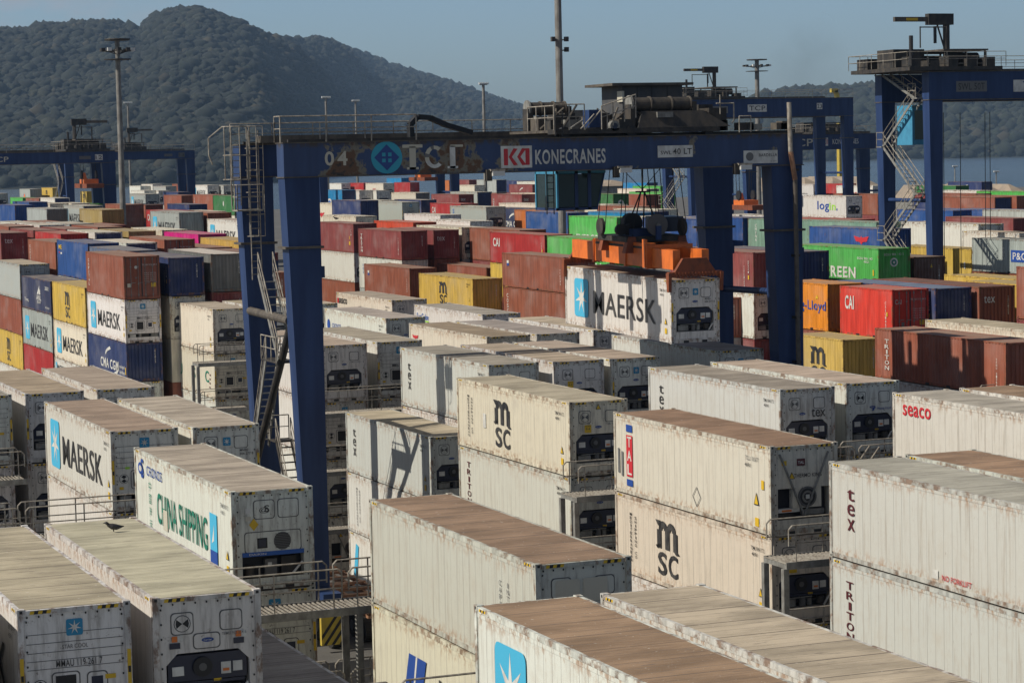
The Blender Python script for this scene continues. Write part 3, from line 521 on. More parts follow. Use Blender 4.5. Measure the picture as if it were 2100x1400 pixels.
        for i in range(5): text(b, f, 'l', 4.0+.7*i, .75, .12, .75-.07*i, K, .02)
        text(b, f, 'Nippon', 7.0, .7, 2.2, .5, K, .01)
    elif code == 'dots': rrect(b, f, 11.2, 1.6*k, .2, .5, .02, Wt)
    return b if b.v else None
def logo_end(code, H):
    b = MB(); f = fr_end(.02); Wt = 'label_white'
    if code == 'text2': text(b, f, 'tex', .72, H-.75, .75, .42, Wt, .01); vtext(b, f, 'TGHU512664', 2.0, H-.6, .9, .09, Wt, .01)
    elif code == 'corr' or code == 'corrn': vtext(b, f, 'CMAU512664', 1.95, H-.45, 1.2, .085, Wt, .01)
    elif code == 'cort': vtext(b, f, 'TCNU512664', 1.98, H-.6, .7, .09, Wt, .01); poly(b, f, [(1.3, H-.75), (1.46, H-.75), (1.38, H-.5)], 'yellow')
    elif code == 'evc': text(b, f, 'EGSU 906 143 5', 1.2, H-.42, 1.5, .15, Wt, .01); disc(b, f, 1.2, H-.95, .3, .3, Wt, 18); disc(b, fr_end(.015), 1.2, H-.95, .2, .2, 'green_ink', 18); disc(b, fr_end(.01), 1.2, H-.95, .08, .08, Wt, 10)
    elif code == 'dot': disc(b, f, 1.2, H-1.3, .45, .45, Wt, 14); disc(b, fr_end(.015), 1.2, H-1.3, .2, .2, 'green_ink', 10)
    elif code in ('door', 'doorc'):
        f = fr_end(.026)
        if code == 'doorc': text(b, f, 'CAI', .42, H-.72, .42, .28, Wt, .03); rrect(b, f, .72, .85, .2, .3, .01, 'grey_ink')
        else: disc(b, f, .83, H-.75, .1, .11, Wt, 12); disc(b, f, .83, H-1.45, .07, .06, 'grey_ink', 8); rrect(b, f, .36, .95, .26, .26, .01, 'beige_ink')
        text(b, f, 'TCNU 512664 5', 1.75, H-.6, 1.0, .1, Wt, .01)
        for i in range(5):
            text(b, f, 'MAX G', 1.55, H-1.15-.13*i, .32, .07, Wt, 0); text(b, f, '30480 KG', 1.98, H-1.15-.13*i, .4, .07, Wt, 0)
        rrect(b, f, 2.0, .95, .32, .28, .01, 'yellow')
    return b if b.v else None
COL = dict(wh=(.66, .65, .60), cr=(.66, .615, .50), gw=(.56, .57, .52), gy=(.36, .39, .37), gr2=(.16, .16, .155), br=(.235, .078, .048), br2=(.27, .088, .052), db=(.10, .045, .032), mr=(.20, .052, .05), rd=(.40, .035, .035), rd2=(.30, .055, .045), rd3=(.62, .055, .035),
  nv=(.028, .042, .115), dn=(.045, .055, .11), bl=(.022, .065, .21), sb=(.10, .14, .22), bb=(.02, .22, .46), gn=(.075, .36, .075), gn2=(.045, .17, .055), gn3=(.02, .06, .035), sg=(.20, .33, .26), ye=(.50, .34, .07), ye2=(.47, .33, .09), ol=(.36, .27, .10),
  mg=(.56, .012, .20), tarp=(.5, .32, .08), orr=(.6, .2, .05)); COL['or'] = (.50, .15, .04); COL['or2'] = (.55, .07, .03); COL['or3'] = (.74, .27, .025)
for _k in ('br', 'br2', 'db', 'mr', 'rd2', 'gn', 'ye', 'ye2', 'bl', 'nv'): COL[_k] = tuple(min(1, x*1.18) for x in COL[_k])
RC = dict(tan=(.44, .365, .285), tan2=(.52, .45, .36), brown=(.285, .19, .13), brown2=(.36, .265, .195), grey=(.36, .325, .275), grey2=(.29, .26, .225), wht=(.56, .52, .44), green2=(.2, .25, .18), bluer=(.16, .2, .27), mrr=(.2, .11, .09))
RC[''] = RC['tan']
CN = dict(wh='white', cr='cream', gw='pale grey', gy='grey', gr2='dark grey', br='rust brown', br2='reddish brown', db='dark brown', mr='maroon', rd='red', rd2='dull red', rd3='bright red', nv='navy', dn='slate blue', bl='blue', sb='grey blue', bb='bright blue', gn='green', gn2='deep green', gn3='blackish green', sg='sea green',
  ye='yellow', ye2='mustard', ol='olive', mg='magenta', tarp='yellow', or3='orange', orr='orange'); CN['or'] = 'burnt orange'; CN['or2'] = 'orange red'
LN_ = dict(mk='with blue star panel and black letters', mks='with round blue star emblem', mkl='with small black line name', msc='with black stacked letter emblem', medm='with black stacked emblem and white sticker', med='with black stacked emblem and vertical lettering', meds='with two columns of small letters', tex='with black upright three letter name',
  texd='with maroon upright three letter name', tri='with dark upright six letter name', trid='with white upright six letter name', tal='with blue, red and blue upright sign', cs='with green shipping line lettering', seaco='with red five letter name', seac='with small black name and red square', sea2='with small black name at top corner', cron='with small blue emblem and name',
  scube='with blue name and lime underline', apl='with small red eagle emblem', apl2='with large red eagle emblem', eagle='with red eagle emblem', usc='with spaced green capital letters', capv='with two thin columns of letters', capw='with faint grey lettering', capd='with white upright name', vert='with white upright lettering', vn2='with white upright name', cosc='with white upright five letters',
  vert2='with dark upright lettering', vno='with small white serial columns', evs='with bold white upright letters', yt='with yellow stickers near its end', evg='with big white upright name', cma='with white swoosh and six capital letters', cmab='with two white swooshes and captions', cmas='with white swoosh over capital letters', wsw='with white swoosh', anl='with white sail emblem', p1='with yellow letters in its corner',
  sam='with small white name', cai='with three bold white letters', lb='with small blue and white badge', txs='with small blue badge', wtx='with low white lettering', wtx2='with white code at its end', green='with huge white capital lettering', chs='with white shipping lettering', login='with blue and lime lettering', pno='with orange and navy name panels', hap='with dark blue company lettering', hapb='with large blue slanted emblem',
  rlg='with red four letter name', rlg2='with red four letter name', sml='with small dark name', horg='with orange blot emblem', dot='with white dot emblem', whm='with white oval emblem', bv='with blue upright lettering', er='with tall black capitals', blu2='with light blue band', blue='with pale blue streak', nip='with slanting black strokes')
CT = """
5.90 51.00 11.634 40 2.9 R wh - star tan 1
5.90 51.00 8.724 40 2.9 R wh - car - 1
5.90 51.00 5.814 40 2.9 R wh - car - 1
8.82 51.00 11.641 40 2.9 R wh mk star tan 2
8.82 51.00 8.731 40 2.9 R wh - car - 2
8.82 51.00 5.821 40 2.9 R wh - car - 2
11.74 51.00 11.637 40 2.9 R wh - carb tan2 3
11.74 51.00 8.727 40 2.9 R wh - car - 3
11.74 51.00 5.817 40 2.9 R wh - car - 3
14.60 51.00 8.732 40 2.9 R wh - car grey 4
14.60 51.00 5.822 40 2.9 R wh - car - 4
17.70 34.80 11.643 40 2.9 R wh mk car brown 5
17.70 34.80 8.733 40 2.9 R cr - car - 5
17.70 34.80 5.823 40 2.9 R wh - car - 5
20.60 34.80 11.630 40 2.9 R wh - car tan 6
20.60 34.80 8.720 40 2.9 R wh - car - 6
20.75 51.00 11.628 40 2.9 R gw capv cap brown 7
20.75 51.00 8.718 40 2.9 R cr hapb car - 7
20.75 51.00 5.808 40 2.9 R wh - car - 7
20.75 51.00 2.898 40 2.9 R wh - car - 7
17.67 66.40 11.648 40 2.9 R wh cs daik tan 8
17.67 66.40 8.738 40 2.9 R wh - star - 8
17.67 66.40 5.828 40 2.9 R cr - star - 8
17.67 66.40 2.918 40 2.9 R wh - car - 8
18.00 83.80 11.634 40 2.9 R wh mk star2 brown2 9
18.00 83.80 8.724 40 2.9 R wh nip car - 9
18.00 83.80 5.814 40 2.9 R wh - car - 9
20.88 83.40 11.634 40 2.9 R wh - carm tan 10
20.88 83.40 8.724 40 2.9 R wh - car - 10
14.90 99.60 11.652 40 2.9 R wh - star grey 11
14.90 99.60 8.742 40 2.9 R wh - car - 11
14.90 99.60 5.832 40 2.9 R wh - thermo - 11
14.90 99.60 2.922 40 2.9 R wh - car - 11
17.90 99.60 11.639 40 2.9 R wh - carm brown2 12
17.90 99.60 8.729 40 2.9 R wh - car - 12
17.90 99.60 5.819 40 2.9 R wh - car - 12
17.90 99.60 2.909 40 2.9 R wh - car - 12
20.90 99.60 11.648 40 2.9 R wh - car tan 13
20.90 99.60 8.738 40 2.9 R wh - car - 13
35.50 51.40 11.639 40 2.9 R gw texd car grey 14
35.50 51.40 8.729 40 2.9 R gw tri car - 14
35.50 51.40 5.819 40 2.9 R wh - car - 14
38.30 51.60 11.643 40 2.9 R gw - car brown 15
38.30 51.60 8.733 40 2.9 R wh - car - 15
35.70 67.70 11.632 40 2.9 R cr tal thermo brown 16
35.70 67.70 8.722 40 2.9 R cr med cary - 16
35.70 67.70 5.812 40 2.9 R wh - car - 16
35.70 67.70 2.902 40 2.9 R wh - car - 16
47.60 68.00 11.643 40 2.9 R wh seaco car grey 17
47.60 68.00 8.733 40 2.9 R wh - car - 17
50.60 68.00 11.649 40 2.9 R wh - car brown 18
50.60 68.00 8.739 40 2.9 R wh - car - 18
35.62 83.80 11.641 40 2.9 R cr medm cary2 tan 19
35.62 83.80 8.731 40 2.9 R gw tri car2 - 19
35.62 83.80 5.821 40 2.9 R wh - car - 19
35.62 83.80 2.911 40 2.9 R wh - car - 19
44.50 83.50 11.646 40 2.9 R gw tex text grey2 20
44.50 83.50 8.736 40 2.9 R wh - car - 20
44.50 83.50 5.826 40 2.9 R wh - car - 20
47.86 84.20 11.644 40 2.9 R wh - hapc tan 21
47.86 84.20 8.734 40 2.9 R wh - car - 21
35.60 99.50 8.720 40 2.9 R gw tex text tan 22
35.60 99.50 5.810 40 2.9 R gw meds car - 22
35.60 99.50 2.900 40 2.9 R wh blue car - 22
38.95 100.80 11.646 40 2.9 R gw tex car grey 23
38.95 100.80 8.736 40 2.9 R wh - car - 23
38.95 100.80 5.826 40 2.9 R wh - car - 23
42.00 100.40 11.642 40 2.9 R wh - cary tan 24
42.00 100.40 8.732 40 2.9 R wh - car - 24
42.00 100.40 5.822 40 2.9 R wh - car - 24
44.80 100.30 11.635 40 2.9 R wh - carm tan 25
44.80 100.30 8.725 40 2.9 R wh - car - 25
44.80 100.30 5.815 40 2.9 R wh - car - 25
47.80 100.40 8.719 40 2.9 R wh - car tan 26
47.80 100.40 5.809 40 2.9 R wh - car - 26
50.75 101.40 11.649 40 2.9 R gw - mkc grey 27
50.75 101.40 8.739 40 2.9 R wh - car - 27
35.90 116.40 11.639 40 2.9 R wh - car tan 28
35.90 116.40 8.729 40 2.9 R wh - star - 28
35.90 116.40 5.819 40 2.9 R wh - text - 28
35.90 116.40 2.909 40 2.9 R wh - thermo - 28
39.00 116.70 11.645 40 2.9 R wh - star3 tan 29
39.00 116.70 8.735 40 2.9 R wh - car - 29
39.00 116.70 5.825 40 2.9 R wh - car - 29
44.95 116.50 11.649 40 2.9 R cr apl car brown2 30
44.95 116.50 8.739 40 2.9 R wh - car - 30
47.80 116.60 11.645 40 2.9 R wh - car grey 31
47.80 116.60 8.735 40 2.9 R wh - car - 31
51.30 117.20 11.650 40 2.9 R wh - car tan 32
51.30 117.20 8.740 40 2.9 R wh - car - 32
41.90 133.20 8.727 40 2.9 R wh - car tan 33
41.90 133.20 5.817 40 2.9 R wh - car - 33
45.20 133.50 11.647 40 2.9 R wh cron car grey 34
45.20 133.50 8.737 40 2.9 R wh - car - 34
51.10 133.10 11.639 40 2.9 R wh scube car grey 35
51.10 133.10 8.729 40 2.9 R wh - car - 35
48.20 133.20 8.740 40 2.9 R wh - car tan 36
51.30 150.20 11.649 40 2.9 R cr seac car tan 37
51.30 150.20 8.739 40 2.9 R wh - car - 37
47.90 150.00 8.720 40 2.9 R wh - car tan 38
39.00 149.60 11.631 40 2.9 R cr sea2 car tan 39
39.00 149.60 8.721 40 2.9 R cr usc star3 - 39
39.00 149.60 5.811 40 2.9 R wh usl car - 39
39.00 149.60 2.901 40 2.9 R wh - car - 39
42.00 149.90 11.633 40 2.9 R wh - car tan 40
42.00 149.90 8.723 40 2.9 R wh - car - 40
45.00 149.90 11.651 40 2.9 R wh - car tan 41
45.00 149.90 8.741 40 2.59 D sg - - - 41
35.30 158.40 14.848 40 2.9 D br capd door - 42
35.30 158.40 11.938 40 2.9 R wh mk star - 42
35.30 158.40 9.028 40 2.59 D nv cmab corr - 42
35.30 158.40 6.428 40 2.9 R wh capw car - 42
35.30 158.40 3.518 40 2.9 R wh - car - 42
35.30 171.20 12.193 40 2.9 D ye msc corr - 43
35.30 171.20 9.283 40 2.9 R cr mk car - 43
35.30 171.20 6.373 40 2.9 R wh mkl car - 43
35.30 171.20 3.463 40 2.9 R wh - car - 43
35.30 184.00 12.135 40 2.59 D dn anl corr - 44
35.30 184.00 9.535 40 2.9 D gy mk corr - 44
35.30 184.00 6.625 40 2.9 D rd - corr - 44
35.30 184.00 3.715 40 2.9 R wh - car - 44
35.30 196.80 12.990 40 2.9 R gy - car tan 45
35.30 196.80 10.080 40 2.9 D br vert corr - 45
35.30 196.80 7.170 40 2.9 D ye msc corr - 45
35.30 196.80 4.260 40 2.9 R wh - car - 45
38.40 158.60 14.637 40 2.59 D nv vno corr - 46
38.40 158.60 12.037 40 2.9 R cr - car - 46
41.30 158.50 14.796 40 2.59 D gr2 - corr wht 47
41.30 158.50 12.196 40 2.59 D mr - corr - 47
38.30 171.30 14.742 40 2.59 D sb sam corr - 48
38.30 171.30 12.142 40 2.9 D br - corr - 48
38.30 184.10 14.932 40 2.9 D bl p1 corr - 49
38.30 184.10 12.022 40 2.9 R wh - car - 49
38.30 196.90 14.680 40 2.9 D br vert corr - 50
38.30 196.90 11.770 40 2.59 D ye - corr - 50
38.30 222.50 14.884 40 2.9 D mr - text2 - 51
38.30 222.50 11.974 40 2.9 D br - door - 51
41.30 184.10 14.860 40 2.59 D wh - nvc wht 52
41.30 209.70 14.989 40 2.59 D rd - corr - 53
41.30 222.50 15.022 40 2.59 D mr - corr - 54
41.30 235.30 15.114 40 2.59 D br - corr - 55
44.30 184.10 15.022 40 2.59 D br - door - 56
44.30 184.10 12.422 40 2.9 D br - corr - 56
44.30 209.70 15.019 40 2.59 D wh - nvc wht 57
47.30 209.70 15.011 40 2.59 D ol - corr - 58
50.30 209.70 15.040 40 2.9 R cr - car wht 59
50.30 196.90 14.952 40 2.9 D mg - corr - 60
50.30 184.10 14.735 40 2.59 D tarp - corr - 61
41.30 171.30 13.723 40 2.59 D mr - corr - 62
44.30 158.50 13.398 40 2.59 D br - corr - 63
44.30 171.30 13.692 40 2.59 D mr - corr - 64
47.30 171.30 14.215 40 2.59 D mr - corr - 65
47.30 184.10 14.290 40 2.59 D br - corr - 66
47.30 196.90 14.268 40 2.9 D mr - corr - 67
44.30 196.90 14.382 40 2.59 D gy - corr wht 68
41.30 196.90 13.980 40 2.59 D br - corr - 69
44.30 222.50 15.047 40 2.59 D mr - corr - 70
47.30 222.50 15.128 40 2.59 D br - corr - 71
44.30 235.30 15.152 40 2.9 R wh - car wht 72
47.95 252.09 14.991 40 2.59 D br - corr - 73
45.15 253.33 14.996 40 2.9 R wh - car wht 74
48.01 239.18 15.089 40 2.59 D gy - corr wht 75
54.01 251.01 14.539 40 2.59 D mr - corr - 76
57.19 231.17 16.073 40 2.9 D gy mk corr - 77
60.01 231.03 15.948 40 2.59 D br vert corr - 78
59.72 218.06 15.425 40 2.9 R wh mk car - 79
61.56 251.81 15.796 40 2.59 D rd cai corr - 80
60.06 290.41 15.939 40 2.9 R gy mk bluec - 81
52.38 273.70 16.012 40 2.59 D gy sml greyc - 82
56.46 263.13 15.930 40 2.59 D ol - corr - 83
69.43 309.30 15.612 40 2.9 D br - corr - 84
75.61 324.45 15.245 40 2.59 D br - corr - 85
58.71 318.61 16.140 40 2.9 D bl vert corr - 86
61.16 316.99 15.892 40 2.9 R cr vert2 car wht 87
63.61 315.03 15.859 40 2.59 D cr - mrc wht 88
68.64 330.54 15.473 40 2.59 D gn - corr - 89
54.22 304.00 16.028 40 2.9 D bl vert corr - 90
93.23 504.26 15.963 40 2.9 D gy horg corr - 91
97.25 500.81 16.122 40 2.59 D ye msc corr - 92
83.51 489.21 15.389 40 2.9 R gy - car - 93
76.01 418.28 15.359 40 2.9 D gn wtx corr - 94
75.82 402.32 15.406 40 2.59 D br - corr - 95
75.53 387.48 15.611 40 2.9 R wh - nvc wht 96
95.34 457.45 15.710 20 2.59 D ye msc corr - 97
95.73 384.96 15.507 40 2.9 D br - corr - 98
101.18 396.34 15.229 40 2.9 D gr2 - corr - 99
78.45 311.38 15.360 40 2.59 D nv wtx corr - 100
93.72 357.38 15.853 40 2.9 D br vert corr - 101
93.50 344.21 15.812 40 2.9 D gn2 dot corr - 102
70.69 272.89 15.191 40 2.9 R cr - car wht 103
124.14 477.26 16.113 40 2.9 R wh mk car - 104
126.87 474.84 16.001 40 2.9 R gy mk car - 105
129.35 472.61 15.780 40 2.9 R wh mk car - 106
137.77 582.61 15.568 40 2.9 R wh - car wht 107
135.24 584.84 15.215 40 2.9 R wh - car wht 108
142.99 578.02 15.534 20 2.9 D br - corr - 109
97.28 417.12 15.475 40 2.9 R gy mk car - 110
109.99 444.61 15.301 40 2.59 D nv - corr - 111
113.34 486.78 15.231 40 2.9 R wh - car wht 112
115.78 484.64 15.181 40 2.9 R wh - car - 113
127.70 527.48 15.578 40 2.9 R gy - car - 114
73.63 226.80 14.548 40 2.9 D mr yt corr - 115
73.63 226.80 11.638 40 2.9 R gw - car - 115
73.63 226.80 8.728 40 2.59 D br - corr - 115
69.59 200.76 14.526 40 2.59 D mr evg corr - 116
69.59 200.76 11.926 40 2.9 D gw txs corr - 116
73.61 203.53 14.407 40 2.59 D mr - text2 - 117
73.61 203.53 11.807 40 2.9 D br - corr - 117
77.26 191.82 14.553 40 2.9 D br - corr - 118
77.26 191.82 11.643 40 2.9 D mr - corr - 118
73.98 178.35 14.553 40 2.59 D rd cai corr - 119
73.98 178.35 11.953 40 2.9 D ye - corr - 119
73.57 164.70 14.539 40 2.9 D gn wtx corr - 120
73.57 164.70 11.629 40 2.9 D gy - corr - 120
67.63 159.50 13.583 40 2.59 D br lb corr - 121
67.63 159.50 10.983 40 2.9 D br cosc corr - 121
67.63 159.50 8.073 40 2.9 D br - corr - 121
65.18 171.71 11.639 40 2.59 D ye msc corr - 122
65.18 171.71 9.039 40 2.9 D gy - corr - 122
67.14 191.79 11.644 40 2.59 D br lb corr - 123
67.14 191.79 9.044 40 2.9 D br - corr - 123
73.75 190.92 11.484 40 2.59 D br - corr - 124
73.75 190.92 8.884 40 2.9 D ye - corr - 124
78.97 224.12 14.555 40 2.59 D or2 - corr - 125
82.97 254.55 14.556 40 2.9 R cr - car wht 126
98.14 307.44 14.960 40 2.9 R cr eagle car wht 127
96.78 294.88 15.519 40 2.9 D nv - corr - 128
105.47 312.09 15.137 40 2.9 R gy - thermo - 129
103.88 299.02 15.081 40 2.9 R gy - star3 - 130
120.68 338.72 14.544 40 2.9 D nv - corr wht 131
84.21 222.13 14.549 40 2.9 R wh - car wht 132
76.61 204.25 14.552 40 2.9 R cr - car wht 133
108.20 265.44 14.546 40 2.9 D dn cma corr - 134
101.30 261.82 14.997 40 2.9 R gy bv car - 135
91.08 249.46 14.546 40 2.9 R wh - car wht 136
113.81 303.59 14.547 40 2.9 D rd cai corr - 137
130.69 323.46 15.202 40 2.59 D mr evs text2 - 138
133.12 321.72 15.295 40 2.9 R cr - nvc wht 139
127.49 340.88 15.147 40 2.59 D mr evs text2 - 140
134.03 350.10 15.297 40 2.9 R gy - nvc - 141
111.34 271.15 14.969 40 2.9 R cr - car wht 142
118.60 280.41 14.552 40 2.9 R cr - car wht 143
105.68 251.73 14.529 40 2.9 D or - corr - 144
103.23 242.23 14.545 40 2.9 D bl - corr - 145
98.68 219.05 14.543 40 2.9 D gn wtx corr - 146
106.79 232.63 14.557 40 2.59 D bb - corr - 147
109.74 235.31 14.544 40 2.9 D nv - corr - 148
103.29 214.10 14.437 40 2.9 R cr er car - 149
100.84 205.50 14.548 40 2.9 D bl vert corr - 150
100.84 205.50 11.638 40 2.59 D gr2 - corr - 150
125.41 391.96 15.595 40 2.9 D bb whm nvc - 151
127.86 390.02 15.430 40 2.9 R wh - car - 152
130.30 387.94 15.396 40 2.9 R wh - car - 153
130.75 369.55 15.136 40 2.9 R cr rlg greyc wht 154
191.51 580.55 14.558 40 2.59 D rd wtx corr - 155
166.84 492.25 15.379 40 2.9 R cr rlg2 car wht 156
198.38 564.62 14.559 40 2.59 D rd - corr - 157
188.04 588.10 14.542 40 2.9 R wh - car - 158
207.75 598.12 15.426 40 2.9 D bb - corr - 159
188.33 602.31 14.501 40 2.9 R gy - car - 160
218.45 591.00 14.559 20 2.9 D or - corr - 161
185.22 485.42 14.549 40 2.9 R cr sml car - 162
194.83 497.01 15.453 40 2.9 D gy - nvc - 163
220.25 550.28 14.462 40 2.9 D nv - corr - 164
217.83 538.34 14.551 40 2.9 D nv - corr - 165
213.07 518.02 14.543 40 2.9 R wh - car - 166
217.52 519.85 14.557 40 2.9 D br - corr - 167
175.90 429.73 15.118 40 2.9 D mr wsw corr - 168
178.67 427.08 14.542 40 2.9 R wh mks car - 169
199.60 526.54 15.255 40 2.9 D mr - corr - 170
176.11 378.25 14.557 40 2.9 R cr sml greyc wht 171
190.27 402.64 14.553 40 2.9 D gn - corr - 172
211.49 453.89 14.557 40 2.9 D bb - nvc - 173
140.83 313.73 15.086 40 2.9 D gn2 dot dot - 174
152.88 328.52 14.541 40 2.59 D br - corr - 175
163.42 345.51 14.545 40 2.9 D gn - corr - 176
157.49 357.09 14.557 40 2.9 D nv - corr - 177
121.82 272.53 14.545 40 2.9 R cr - car wht 178
119.33 258.54 14.546 40 2.59 D br - corr - 179
114.55 243.01 14.548 40 2.9 R cr - car wht 180
70.50 135.64 14.548 40 2.59 D mr vno corr - 181
70.50 135.64 11.948 40 2.9 R wh - car - 181
70.50 135.64 9.038 40 2.59 D mr - corr - 181
68.05 137.39 11.638 40 2.59 D br - corr - 182
76.74 138.63 8.740 40 2.59 D rd2 wtx2 corr - 183
76.74 138.63 6.140 40 2.9 R wh - car - 183
106.17 193.06 14.489 40 2.9 D sg chs corr - 184
110.26 206.40 14.538 40 2.9 R wh - car wht 185
105.74 205.50 14.534 40 2.9 D bl vert corr - 186
159.12 279.44 14.559 40 2.9 R wh login car - 187
168.10 286.56 14.562 40 2.9 D br vert corr - 188
235.23 426.15 13.698 40 2.9 R wh sml car - 189
239.87 421.39 13.711 40 2.9 D rd cai corr - 190
202.92 347.46 14.560 40 2.9 R wh rlg2 car - 191
108.62 189.88 14.543 40 2.9 D rd - corr - 192
105.64 180.38 14.556 40 2.9 D sg - corr - 193
97.39 165.10 14.558 40 2.9 D bl apl2 corr - 194
97.39 165.10 11.648 40 2.9 D rd - corr - 194
81.75 139.36 14.294 40 2.59 D gn green evc - 195
81.75 139.36 11.694 40 2.59 D br - corr - 195
76.99 141.86 14.190 40 2.59 D nv - corr - 196
76.99 141.86 11.590 40 2.9 D br - corr - 196
85.05 140.32 13.585 20 2.59 D db - cort - 197
85.05 140.32 10.985 20 2.59 D br - corr - 197
102.96 161.32 12.886 40 2.9 D ye dots corr - 198
102.96 161.32 9.976 40 2.59 D br - corr - 198
103.03 149.15 13.783 40 2.59 D gy pno corr - 199
103.03 149.15 11.183 40 2.59 D br - corr - 199
118.98 190.23 13.820 40 2.9 R gy - star3 - 200
108.80 169.39 14.500 40 2.9 R wh - thermo - 201
107.01 156.82 14.035 40 2.9 R wh blu2 car - 202
121.43 197.21 13.601 40 2.9 D gn3 - corr - 203
149.88 232.39 13.659 40 2.9 D bl cmas nvc - 204
152.34 229.75 13.610 40 2.9 D bl cmas nvc - 205
146.98 215.81 13.825 40 2.59 D gy - corr - 206
147.43 234.74 13.610 40 2.9 D bl - corr - 207
173.30 270.41 14.560 40 2.9 D br vno corr - 208
162.70 249.65 14.560 40 2.59 D br - nvc - 209
168.23 253.27 14.552 40 2.9 D br - corr - 210
175.75 277.69 14.486 40 2.9 D mr - corr - 211
165.79 261.58 13.936 40 2.9 D nv vno corr - 212
183.81 274.41 14.542 40 2.9 D gn - corr - 213
185.59 288.44 14.545 40 2.9 R wh - car wht 214
206.21 327.45 14.554 40 2.9 D gn2 - corr wht 215
258.74 401.58 13.681 40 2.9 D nv wsw corr - 216
131.46 198.53 13.808 40 2.59 D mr - corr - 217
71.75 128.37 12.801 20 2.9 D or3 hap corr - 218
71.75 128.37 9.891 20 2.59 D br - corr - 218
71.70 120.72 12.793 20 2.9 D rd3 cai doorc - 219
71.70 120.72 9.883 20 2.59 D nv - corr - 219
71.70 120.72 7.283 20 2.59 D br - corr - 219
74.29 120.23 12.786 40 2.59 D nv w corrn bluer 220
74.29 120.23 10.186 40 2.59 D br - corr - 220
77.05 119.92 12.784 40 2.59 D br - text2 mrr 221
77.05 119.92 10.184 40 2.59 D br - corr - 221
66.36 117.07 10.399 20 2.9 D ye2 msc corr - 222
66.36 117.07 7.489 20 2.9 R wh - car - 222
63.90 97.20 11.639 40 2.59 D br2 trid corr - 223
63.90 97.20 9.039 40 2.9 R wh - car - 223
63.90 97.20 6.129 40 2.59 D br - corr - 223
69.10 100.70 11.647 40 2.9 R cr - car tan 224
69.10 100.70 8.737 40 2.9 R wh - car - 224
83.99 122.67 12.686 40 2.59 D ye - corr - 225
83.99 122.67 10.086 40 2.59 D br - corr - 225
81.16 115.65 12.683 40 2.59 D ye - corr - 226
75.16 101.02 14.291 40 2.9 D br vn2 corr - 227
75.16 101.02 11.381 40 2.59 D mr - corr - 227
"""
# ---------------------------------------------------------------- ground and water first
def sheet(name, x0, y0, x1, y1, z, m, n=1):
    b = MB(); b.face([(x0, y0, z), (x1, y0, z), (x1, y1, z), (x0, y1, z)], m); o = b.build(name); return tag(o, kind='structure')
sheet('sea', -14000, -2000, 16000, 16000, -1.6, 'sea_water')
sheet('yard_ground', -900, -250, 1500, 980, 0, 'yard_asphalt')
# painted lane lines in the truck lanes
for xl in (24.6, 28.0, 54.9, 57.9):
    o = MB()
    for k in range(34): o.box(xl, 20+8*k, .004, xl+.15, 20+8*k+(4 if xl in (28.0, 57.9) else 8.0), .008, 'paint_white')
    tag(o.build('lane_marking'), kind='structure')
# ---------------------------------------------------------------- containers
LNm = {40: 12.19, 20: 6.06}
MC = {}
def cached(key, fn, name):
    if key not in MC:
        b = fn(); MC[key] = b.mesh(name) if b is not None and b.v else None
    return MC[key]
def part(name, me, parent, col=None):
    o = link(name, me, parent); 
    if col: o.color = (*col, 1)
    return o
ENDC = dict(nvc='nv', navyend='nv', greyc='gr2', bluec='nv', mrc='mr')
def jit(c, i, a=.07):
    r = random.Random(i*7+1); k = 1+r.uniform(-a, a); return tuple(min(1, x*k*(1+r.uniform(-a, a)*.4)) for x in c)
def full_container(i, loc, L, H, ty, col, lg, en, rf, rotx=0):
    Lm = LNm[L]; r = root('container', loc, '', 'container'); r.rotation_euler = (rotx, 0, 0); re_ = ty == 'R' and en not in ENDC
    if rotx == 0: r.rotation_euler = (0, 0, random.Random(i).uniform(-.0018, .0018))
    c = jit(COL[col], i); fc = tuple(x*.92 for x in c) if re_ else c
    part('frame', cached(('fr', L, H, re_), lambda: m_frame(Lm, H, re_), 'frame'), r, fc)
    sp = part('side_panel', cached(('sl', L, H, re_), lambda: m_side(Lm, H, re_, False), 'side_panel'), r, c)
    part('side_panel', cached(('sr', L, H, re_), lambda: m_side(Lm, H, re_, True), 'side_panel'), r, c)
    roofw = re_ or rf != ''
    part('roof', cached(('rf', L, H, roofw), lambda: m_roof(Lm, H, roofw), 'roof'), r, jit(RC[rf], i+99, .12) if roofw else tuple(x*.9+.01 for x in c))
    me = cached(('lg', lg, L, H), lambda: logo(lg, Lm, H), 'lettering') if lg else None
    if me: link('lettering', me, sp)
    if re_:
        u = part('refrigeration_unit', cached(('un', en or 'car', H), lambda: m_unit(en or 'car', H), 'refrigeration_unit'), r, tuple(x*.97 for x in c))
    elif en.startswith('door'):
        for q in (False, True):
            d = part('door', cached(('dr', H, q), lambda: m_door(H, q), 'door'), r, c)
            for x in ((.48, .98) if not q else (1.46, 1.96)): link('lock_rod', cached(('rod', H, x), lambda: m_rod(H, x), 'lock_rod'), d)
            if q:
                me = cached(('le', en, H), lambda: logo_end(en, H), 'lettering'); link('lettering', me, d)
    else:
        ec = jit(COL[ENDC[en]], i) if en in ENDC else c
        e = part('end_wall', cached(('ce', H), lambda: m_corr_end(H), 'end_wall'), r, ec)
        me = cached(('le', en, H), lambda: logo_end(en, H), 'lettering') if en else None
        if me: link('lettering', me, e)
    part('end_wall', cached(('cf', L, H), lambda: m_corr_end(H, Lm, True), 'end_wall'), r, c)
    return r
